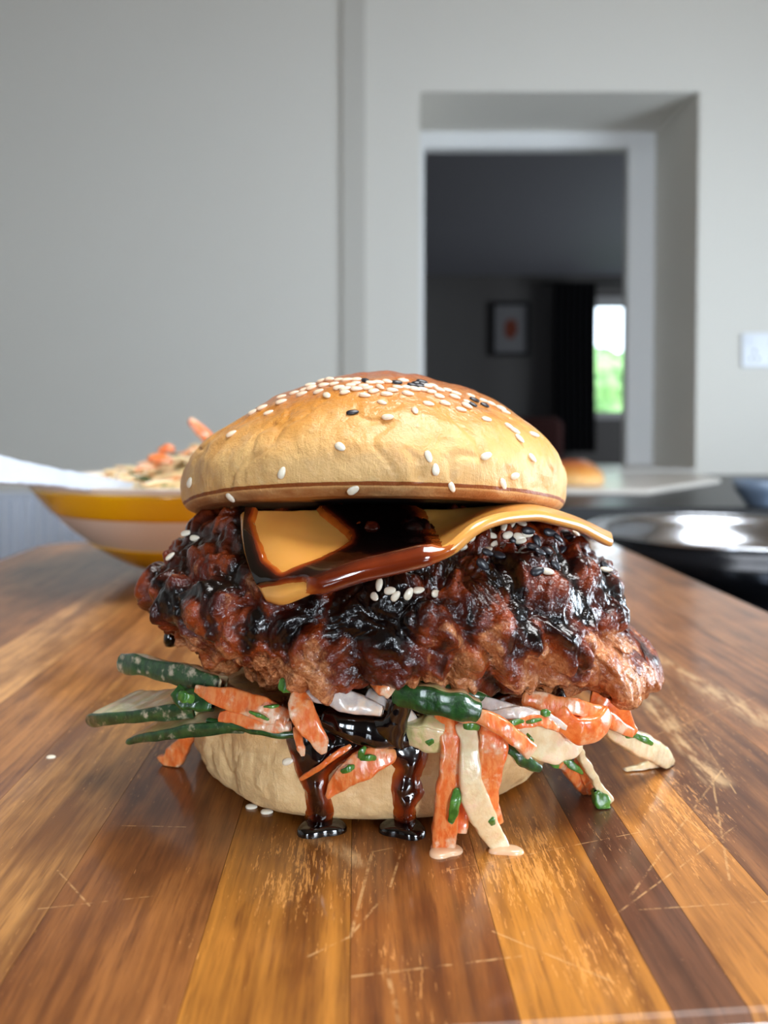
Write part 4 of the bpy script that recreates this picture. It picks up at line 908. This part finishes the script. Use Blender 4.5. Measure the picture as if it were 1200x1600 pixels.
# ================================================================== SESAME
def seed_mesh(name, mat):
    n, m = 12, 9; V = []; 
    for j in range(m):
        tt = j/(m - 1); a = tt*math.pi; x = -math.cos(a)*.5
        wdt = math.sin(a)**.85*(.5 - .16*x*2*.5)
        for i in range(n):
            b = i*2*math.pi/n; V.append((x*1.0, wdt*.62*math.cos(b), wdt*.34*math.sin(b)))
    me = bpy.data.meshes.new(name); me.from_pydata(V, [], [tuple(reversed(f)) for f in gridf(m, n, False, True)]); me.update()
    me.polygons.foreach_set('use_smooth', [True]*len(me.polygons)); me.materials.append(mat); return me
t = NT('white_sesame'); t.set(color=t.mix(t.noise(3, 3), S(240, 224, 196), S(250, 242, 226)), rough=.35, coat=.5, coatr=.2, sss=.2, sssr=(1, .8, .6), ssss=.001)
t2 = NT('baked_sesame'); t2.set(color=t2.mix(t2.noise(3, 3), S(240, 206, 172), S(250, 230, 206)), rough=.35, coat=.6, coatr=.2, sss=.2, sssr=(1, .7, .5), ssss=.001)
t3 = NT('black_sesame'); t3.set(color=t3.mix(t3.noise(6, 3), S(18, 18, 22), S(40, 42, 52)), rough=.4, coat=.3, coatr=.25)
me_w, me_b, me_k = seed_mesh('white_sesame', t.m), seed_mesh('baked_sesame', t2.m), seed_mesh('black_sesame', t3.m)
def seed_at(px, py, an, me, bvh, label, group, ln=.0031, sink=.0002, tiltv=0.0):
    o3 = Vector(CAM); d = Vector(P(px, py, 1.0) - CAM).normalized()
    for dy in (0, 2, 4, 6, 9, 13, 18, 24):
        d = Vector(P(px, py + dy, 1.0) - CAM).normalized()
        h = bvh.ray_cast(o3, d, 1.0)
        if h[0] is not None: break
    if h[0] is None: return None
    nz_ = h[1].normalized()
    if nz_.dot(d) > 0: nz_ = -nz_
    nz_ = (nz_*.8 + Vector((0, 0, .2)) + Vector((0, -.15, 0))).normalized()
    ax = Vector((math.cos(R(an)), 0, -math.sin(R(an)))); ax = (ax - nz_*ax.dot(nz_)); 
    if ax.length < .2: ax = Vector((1, 0, 0)) - nz_*nz_.x
    ax.normalize(); by = nz_.cross(ax)
    M = Matrix((ax, by, nz_)).transposed().to_4x4()
    o = bpy.data.objects.new('sesame_seed', me); COL.objects.link(o)
    sc_ = ln*rnd.uniform(.9, 1.08)
    M.translation = h[0] + nz_*(sc_*.16 - sink + (.0005 if bvh is bvh_pat else 0)); o.matrix_world = M @ Matrix.Diagonal((sc_, sc_*rnd.uniform(.92, 1.1), sc_, 1))
    return tag(o, label, 'seed', group)
TB = [(515,594,60),(503,596,20),(485,603,-20),(487,607,-30),(498,613,-14),(511,619,65),(472,617,-10),(475,610,-30),(440,629,-18),(420,646,-48),(362,679,-45),(396,645,-35),(410,638,-25),(440,621,-20),(460,615,-20),(506,603,-5),(522,601,-15),(530,607,-10),(539,614,-5),(540,609,-20),
      (556,600,2),(557,594,0),(557,609,10),(570,619,25),(575,607,-20),(579,599,5),(584,612,-30),(594,606,70),(604,617,0),(605,597,30),(597,630,55),(606,653,3),(591,599,0),(542,595,-5),(530,595,0),(621,606,10),(635,606,0),(637,616,8),(630,596,0),(667,604,20),(661,610,0),(677,604,50),(674,613,-8),
      (686,610,5),(699,611,30),(686,620,0),(710,621,10),(712,616,10),(669,632,0),(695,631,38),(648,643,95),(730,629,-10),(729,635,42),(720,641,5),(735,619,-15),(755,627,5),(767,632,30),(782,639,25),(790,645,40),(613,611,10),(648,609,0),(568,604,0),(548,603,20)]
LONE = {(362,679):'white seed lowest on the left slope of the top bun', (420,646):'slanted white seed on the left slope, right of the lowest one', (440,629):'broad white seed on the left slope, just under the outline', (498,613):'long white seed lying flat at the left end of the crown cluster', (511,619):'upright white seed at the lower left corner of the crown cluster',
        (570,619):'plump white seed at the lower edge of the crown cluster, under the upright black seed', (604,617):'round white seed on the lower edge of the crown cluster near the middle', (597,630):'teardrop white seed below the crown cluster at the middle', (606,653):'flat white seed lowest below the middle of the crown cluster', (648,643):'upright white seed alone, below the black clump',
        (669,632):'flat white seed below the black clump, right of the upright one', (695,631):'large slanted white seed, right part of the crown', (720,641):'flat white seed just below the pair with the small black seed', (729,635):'slanted white seed touching the small black seed', (782,639):'white seed on the right shoulder outline, upper one', (790,645):'white seed on the right shoulder outline, lower one', (755,627):'white seed lying behind the round black seed'}
for (x, y, a) in TB:
    lb = LONE.get((x, y)); zone = ('left slope', 'left end', 'middle', 'right of the upright black seed', 'right end')[0 if x < 465 else 1 if x < 535 else 2 if x < 575 else 3 if x < 640 else 4]
    seed_at(x, y, a, me_b, bvh_top, lb or 'white sesame seed packed in the crown cluster, ' + zone, 'white sesame on the crown of the bun')
SB = [(532,699,42,'lone white seed left of centre on the pale side of the top bun'),(760,656,5,'white seed below the lone round black seed, right part of top bun'),(795,667,35,'upper seed of the short diagonal row on the right of the top bun'),(804,674,50,'middle seed of the short diagonal row on the right of the top bun'),(811,686,58,'lower seed of the short diagonal row on the right of the top bun'),
      (834,680,0,'white seed on the right outline of the top bun'),(669,714,78,'upper of two white seeds stacked at mid height of the top bun'),(680,734,-88,'lower of two white seeds stacked at mid height of the top bun'),(759,713,-30,'white seed alone at mid height, right part of the top bun'),(831,716,55,'white seed in the brown crease at the right of the top bun'),
      (441,739,-70,'white seed alone on the lower left side of the top bun'),(361,777,60,'lowest white seed at the left end of the top bun'),(552,765,-40,'white seed on the brown lower rim at the centre of the top bun'),(705,761,55,'white seed just above the brown rim, right of centre'),
      (785,756,60,'elongated white seed above the brown rim at right'),(804,744,-20,'round white seed right of the elongated one on the bun side'),(298,754,-40,'white seed on the left outline of the top bun')]
for (x, y, a, lb) in SB: seed_at(x, y, a, me_w, bvh_top, lb, 'single sesame seeds on the side of the top bun')
KB = [(571,596,80,'upright black seed at the top outline, above the white cluster'),(551,646,-25,'lone black seed left of centre on the golden crown'),(757,634,20,'round black seed on the right shoulder of the top bun'),(738,633,70,'small black seed tucked under white seeds, right shoulder'),(741,626,0,'black seed behind the right shoulder seeds')]
for (x, y, a, lb) in KB: seed_at(x, y, a, me_k, bvh_top, lb, 'single black seeds on the top bun')
for (x, y, a) in ((644,603,0),(651,600,-20),(659,598,10),(655,604,0),(661,602,30),(620,599,0)): seed_at(x, y, a, me_k, bvh_top, 'black sesame seed in the little black clump on the crown', 'black sesame clump on the crown')
GR = 'white sesame on the right of the patty'
for (x, y, a) in ((772,822,10),(789,825,88),(803,824,40),(816,821,70),(767,830,3),(767,839,0),(736,841,-60),(792,837,-22),(811,840,15),(823,835,0),(814,848,12),(770,852,-32),(765,862,38),(721,855,0)): seed_at(x, y, a, me_w, bvh_pat, {(721,855):'white seed furthest left under the right arch of the cheese', (736,841):'upright oval white seed, second from the left under the cheese arch', (770,852):'largest slanted white seed in the scatter under the cheese arch', (765,862):'white seed lying against the leftmost black seed on the patty', (792,837):'tilted white seed in the middle of the scatter under the cheese arch', (811,840):'white seed right of the tilted middle one, under the cheese arch', (823,835):'flat white seed at the right end of the scatter', (814,848):'thin white seed below the scatter, beside a black one', (767,830):'upper of two flat white seeds under the cheese arch', (767,839):'lower of two flat white seeds under the cheese arch'}.get((x, y), 'white sesame seed tucked close against the cheese edge, right half of the patty'), GR, .0033)
for (x, y, a, lb) in ((856,895,20,'slender white seed on the glaze below the black seeds'),(947,894,42,'white seed at the far right shoulder of the patty'),(897,836,35,'white seed half hidden under the cheese tip')): seed_at(x, y, a, me_w, bvh_pat, lb, 'single white seeds on the right of the patty', .0033)
for (x, y, a) in ((759,865,8),(753,882,42),(837,847,80),(857,833,10),(868,843,12),(884,834,15),(889,842,5),(831,858,12),(841,865,5),(855,864,52),(879,862,-50),(866,884,52),(839,894,-20),(803,847,25),(824,830,5),(797,818,0),(942,885,10),(781,870,30)): seed_at(x, y, a, me_k, bvh_pat, {(753,882):'lowest left black seed on the patty, slanting down right', (759,865):'black seed touching a white one, left of the dark scatter', (866,884):'black seed slanting down beside the slender white seed', (839,894):'black seed just left of the slender white seed', (879,862):'broad black seed at the right of the dark scatter', (837,847):'round black seed in the middle of the dark scatter', (942,885):'black seed on the far right shoulder, above a white seed', (884,834):'upper black seed of the pair under the cheese tip', (889,842):'lower black seed of the pair under the cheese tip', (868,843):'black seed left of the pair under the cheese tip', (857,833):'small black seed close under the cheese, left of the tip', (855,864):'steep black seed pointing down in the glaze', (781,870):'half sunk black seed right of the leftmost ones'}.get((x, y), 'black sesame seed lying in the glaze under the cheese arch'), 'black sesame on the right of the patty', .0035)
for (x, y, a, lb) in ((595,915,85,'upright white seed in the black sauce at the centre of the patty'),(588,934,38,'slanted white seed, lowest in the sauce at the centre'),(611,924,0,'flat white seed in the middle of the centre group'),(619,931,-50,'white seed overlapping the flat one in the centre group'),(637,927,-60,'white seed right of the overlapping pair'),
    (653,925,-25,'tan-rimmed white seed left of the flat bright one'),(677,927,0,'flat bright white seed, rightmost of the centre group'),(641,888,0,'round white seed in the black sauce under the cheese'),(572,894,10,'small pale seed just under the cheese edge'),
    (292,835,-15,'left of two white seeds on the upper left of the patty'),(306,842,8,'right of two white seeds on the upper left of the patty'),(269,872,-30,'cream seed on the left shoulder of the patty')): seed_at(x, y, a, me_w, bvh_pat, lb, 'single white seeds on the patty', .0031)
seed_at(450, 1190, -15, me_w, bvh_bot, 'white seed stuck to the bottom bun left of the sauce', 'seeds low down')
plane_bvh = BVHTree.FromPolygons([(-1, -1, 0), (1, -1, 0), (1, 1, 0), (-1, 1, 0)], [(0, 1, 2, 3)])
for (x, y, a, lb) in ((393, 1262, 10, 'left of two white seeds on the board at the foot of the bun'), (417, 1270, 8, 'right of two white seeds on the board at the foot of the bun'), (80, 1184, -10, 'white seed alone on the board at far left')):
    seed_at(x, y, a, me_w, plane_bvh, lb, 'seeds low down')

# ================================================================== YELLOW BOWL
t = NT('striped_glaze'); sx = t.n('SeparateXYZ'); t.l(t.co, sx.inputs[0]); z = sx.outputs[2]
bz = .0660
yb = empty('yellow_bowl', (-.121, .31, 0), 'yellow and white striped serving bowl full of slaw, left background', 'bowl')
m_yel = plain('yellow_glaze', S(244, 184, 6), .22, .04, 12, coat=.5, coatr=.1); m_whi = plain('white_glaze', S(244, 234, 222), .2, .02, 12, coat=.5, coatr=.1)
yc = (-.121, .31, 0)
wallp = spl([(.047, .006), (.060, .0090), (.078, .0195), (.096, .0340), (.112, .0500), (.1235, bz)], 60)
def band(name, z0, z1, mat, off=0.0):
    s_ = [(r_ + off, z_) for r_, z_ in wallp if z0 - 1e-9 <= z_ <= z1 + 1e-9]
    ra = np.interp([z0, z1], wallp[:, 1], wallp[:, 0]); s_ = [(ra[0] + off - .001, z0)] + [(ra[0] + off, z0 + .0001)] + s_[1:-1] + [(ra[1] + off, z1 - .0001), (ra[1] + off - .001, z1)]
    V, Fc = lathe(s_, 128, yc); return mk(name, V, Fc, mat, yb)
inner = [(r_ - .0035, z_ + .0008) for r_, z_ in wallp]
sp = [(.0, .002), (.043, .002), (.044, 0), (.047, 0), (.047, .006)] + [(r_ - .0005, z_) for r_, z_ in wallp[1:]] + [(.1232, bz + .001), (.1215, bz + .0012)] + inner[::-1] + [(0, .008)]
V, Fc = lathe(sp, 128, yc); mk('bowl_wall', V, Fc, m_whi, yb)
band('yellow_band', .0062, .0255, m_yel, .0002); band('yellow_band', .0465, .0630, m_yel, .0002)
# heap of slaw in it
gx, gy = np.meshgrid(np.linspace(0, 1, 40), np.linspace(0, 2*math.pi, 90, endpoint=False), indexing='ij')
hr = .117*gx; hxv = yc[0] + hr*np.cos(gy); hyv = yc[1] + hr*np.sin(gy)
hh = .0615 + .033*np.exp(-((hxv - (yc[0] + .02))/.060)**2 - ((hyv - yc[1])/.07)**2)*(1 - gx**3)
HV = np.stack([hxv, hyv, hh], -1).reshape(-1, 3); HV[:, 2] += .005*fbm(HV*60, 3, 140)*(1 - (gx.ravel())**4)
tt_ = NT('mixed_slaw'); nn_ = tt_.noise(120, 3); tt_.set(color=tt_.ramp(nn_, [(.32, S(70, 104, 52)), (.45, S(228, 196, 140)), (.6, S(240, 214, 168)), (.72, S(236, 134, 70))]), rough=.35)
heapV = [HV]; heapF = [tuple(f) for f in gridf(40, 90, False, True)]; 
tag(mk('slaw_heap', HV, heapF, tt_.m), 'heap of shredded slaw filling the yellow bowl', 'slaw', kind='stuff')
hb = BVHTree.FromPolygons(HV.tolist(), heapF)
parts = {'c': [[], []], 'p': [[], []], 'g': [[], []]}
for k in range(230):
    a = rnd.uniform(0, 2*math.pi); r0 = .105*math.sqrt(rnd.random()); x = yc[0] + r0*math.cos(a); y = yc[1] + r0*math.sin(a)
    h = hb.ray_cast(Vector((x, y, .3)), Vector((0, 0, -1)))
    if h[0] is None: continue
    z0 = h[0].z + rnd.uniform(0, .005)*(1 if r0 < .08 else .3); d = rnd.uniform(0, math.pi); ln = rnd.uniform(.006, .016); kd = rnd.choice('ccppgp')
    if r0 + ln > .112: d = a + math.pi/2
    sl = rnd.uniform(-.25, .25)*ln if r0 < .08 else 0
    pts = [np.array([x + q*ln*math.cos(d), y + q*ln*math.sin(d), z0 + q*sl - .0012*q*q]) for q in (-1, 0, 1)]
    V, Fc, fr = sweep(pts, [.002, .0038, .002], .0022, roll=rnd.uniform(0, 180), n=9, ring=6, seed=k, world=True, facing=(0, -.3, 1))
    b = sum(len(v) for v in parts[kd][0]); parts[kd][0].append(V); parts[kd][1] += [tuple(i + b for i in f) for f in Fc]
m_carp = vegmat('well_dressed_carrot', S(240, 140, 78), S(248, 176, 116), DRS, .7)
for kd, mt, lb in (('c', m_carp, 'many shredded carrot strips piled in the yellow bowl'), ('p', m_pale, 'many creamy cabbage and onion shreds piled in the yellow bowl'), ('g', m_skind, 'many green cucumber shreds piled in the yellow bowl')):
    tag(mk({'c': 'carrot_shreds', 'p': 'cabbage_shreds', 'g': 'cucumber_shreds'}[kd], np.concatenate(parts[kd][0]), parts[kd][1], mt), lb, 'slaw', kind='stuff')
for (pts, w_, lb) in (([(296, 656, .50), (316, 676, .50), (338, 694, .503), (352, 706, .505)], [13, 17, 18, 16], 'carrot stick jutting up out of the slaw heap in the bowl'),
                      ([(250, 706, .51), (262, 701, .51), (272, 704, .512)], [10, 13, 9], 'small bright carrot piece on top of the slaw heap'),
                      ([(232, 716, .50), (250, 717, .50), (270, 722, .50)], [10, 14, 10], 'pale carrot piece lying left on the slaw heap')):
    V, Fc, fr = sweep(pts, w_, .006, n=16, ring=10, seed=int(pts[0][0])); tag(mk('carrot_stick', V, Fc, m_car), lb, 'carrot')
for (x, y, a) in ((292, 754, 0), (268, 760, 0)): pass
# white spoon
sp = empty('serving_spoon', P(120, 756, .44), 'white plastic spoon resting on the rim of the yellow bowl, handle to the left', 'spoon')
m_sp = plain('white_spoon_plastic', S(196, 206, 222), .15, .01, 20, coat=.5)
hp_ = [(-150, 690, .335), (-60, 712, .355), (0, 732, .375), (60, 742, .40), (120, 752, .43), (190, 762, .465), (262, 772, .50)]
V, Fc, fr = sweep(hp_, [56, 56, 50, 40, 33, 24, 18], .0030, roll=25, n=60, ring=16, seed=3, wob=0.0, facing=(0, -1, .6))
mk('handle', V, Fc, m_sp, sp)
e0 = P(262, 772, .50); n_, m__ = 24, 12; a = np.linspace(0, 2*math.pi, n_, endpoint=False); V = []
for j in range(m__):
    r_ = j/(m__ - 1)
    for q in a: V.append((e0[0] + .022 + .026*r_*math.cos(q), e0[1] + .012 + .017*r_*math.sin(q), e0[2] - .0015 - .007*(1 - r_**2)))
for j in range(m__ - 1, -1, -1):
    r_ = j/(m__ - 1)
    for q in a: V.append((e0[0] + .022 + .0262*r_*math.cos(q), e0[1] + .012 + .0172*r_*math.sin(q), e0[2] - .0030 - .007*(1 - r_**2)))
mk('spoon_head', V, [tuple(f) for f in gridf(2*m__, n_, False, True)], m_sp, sp)

for o in bpy.data.objects:
    if '_w' in o: del o['_w']
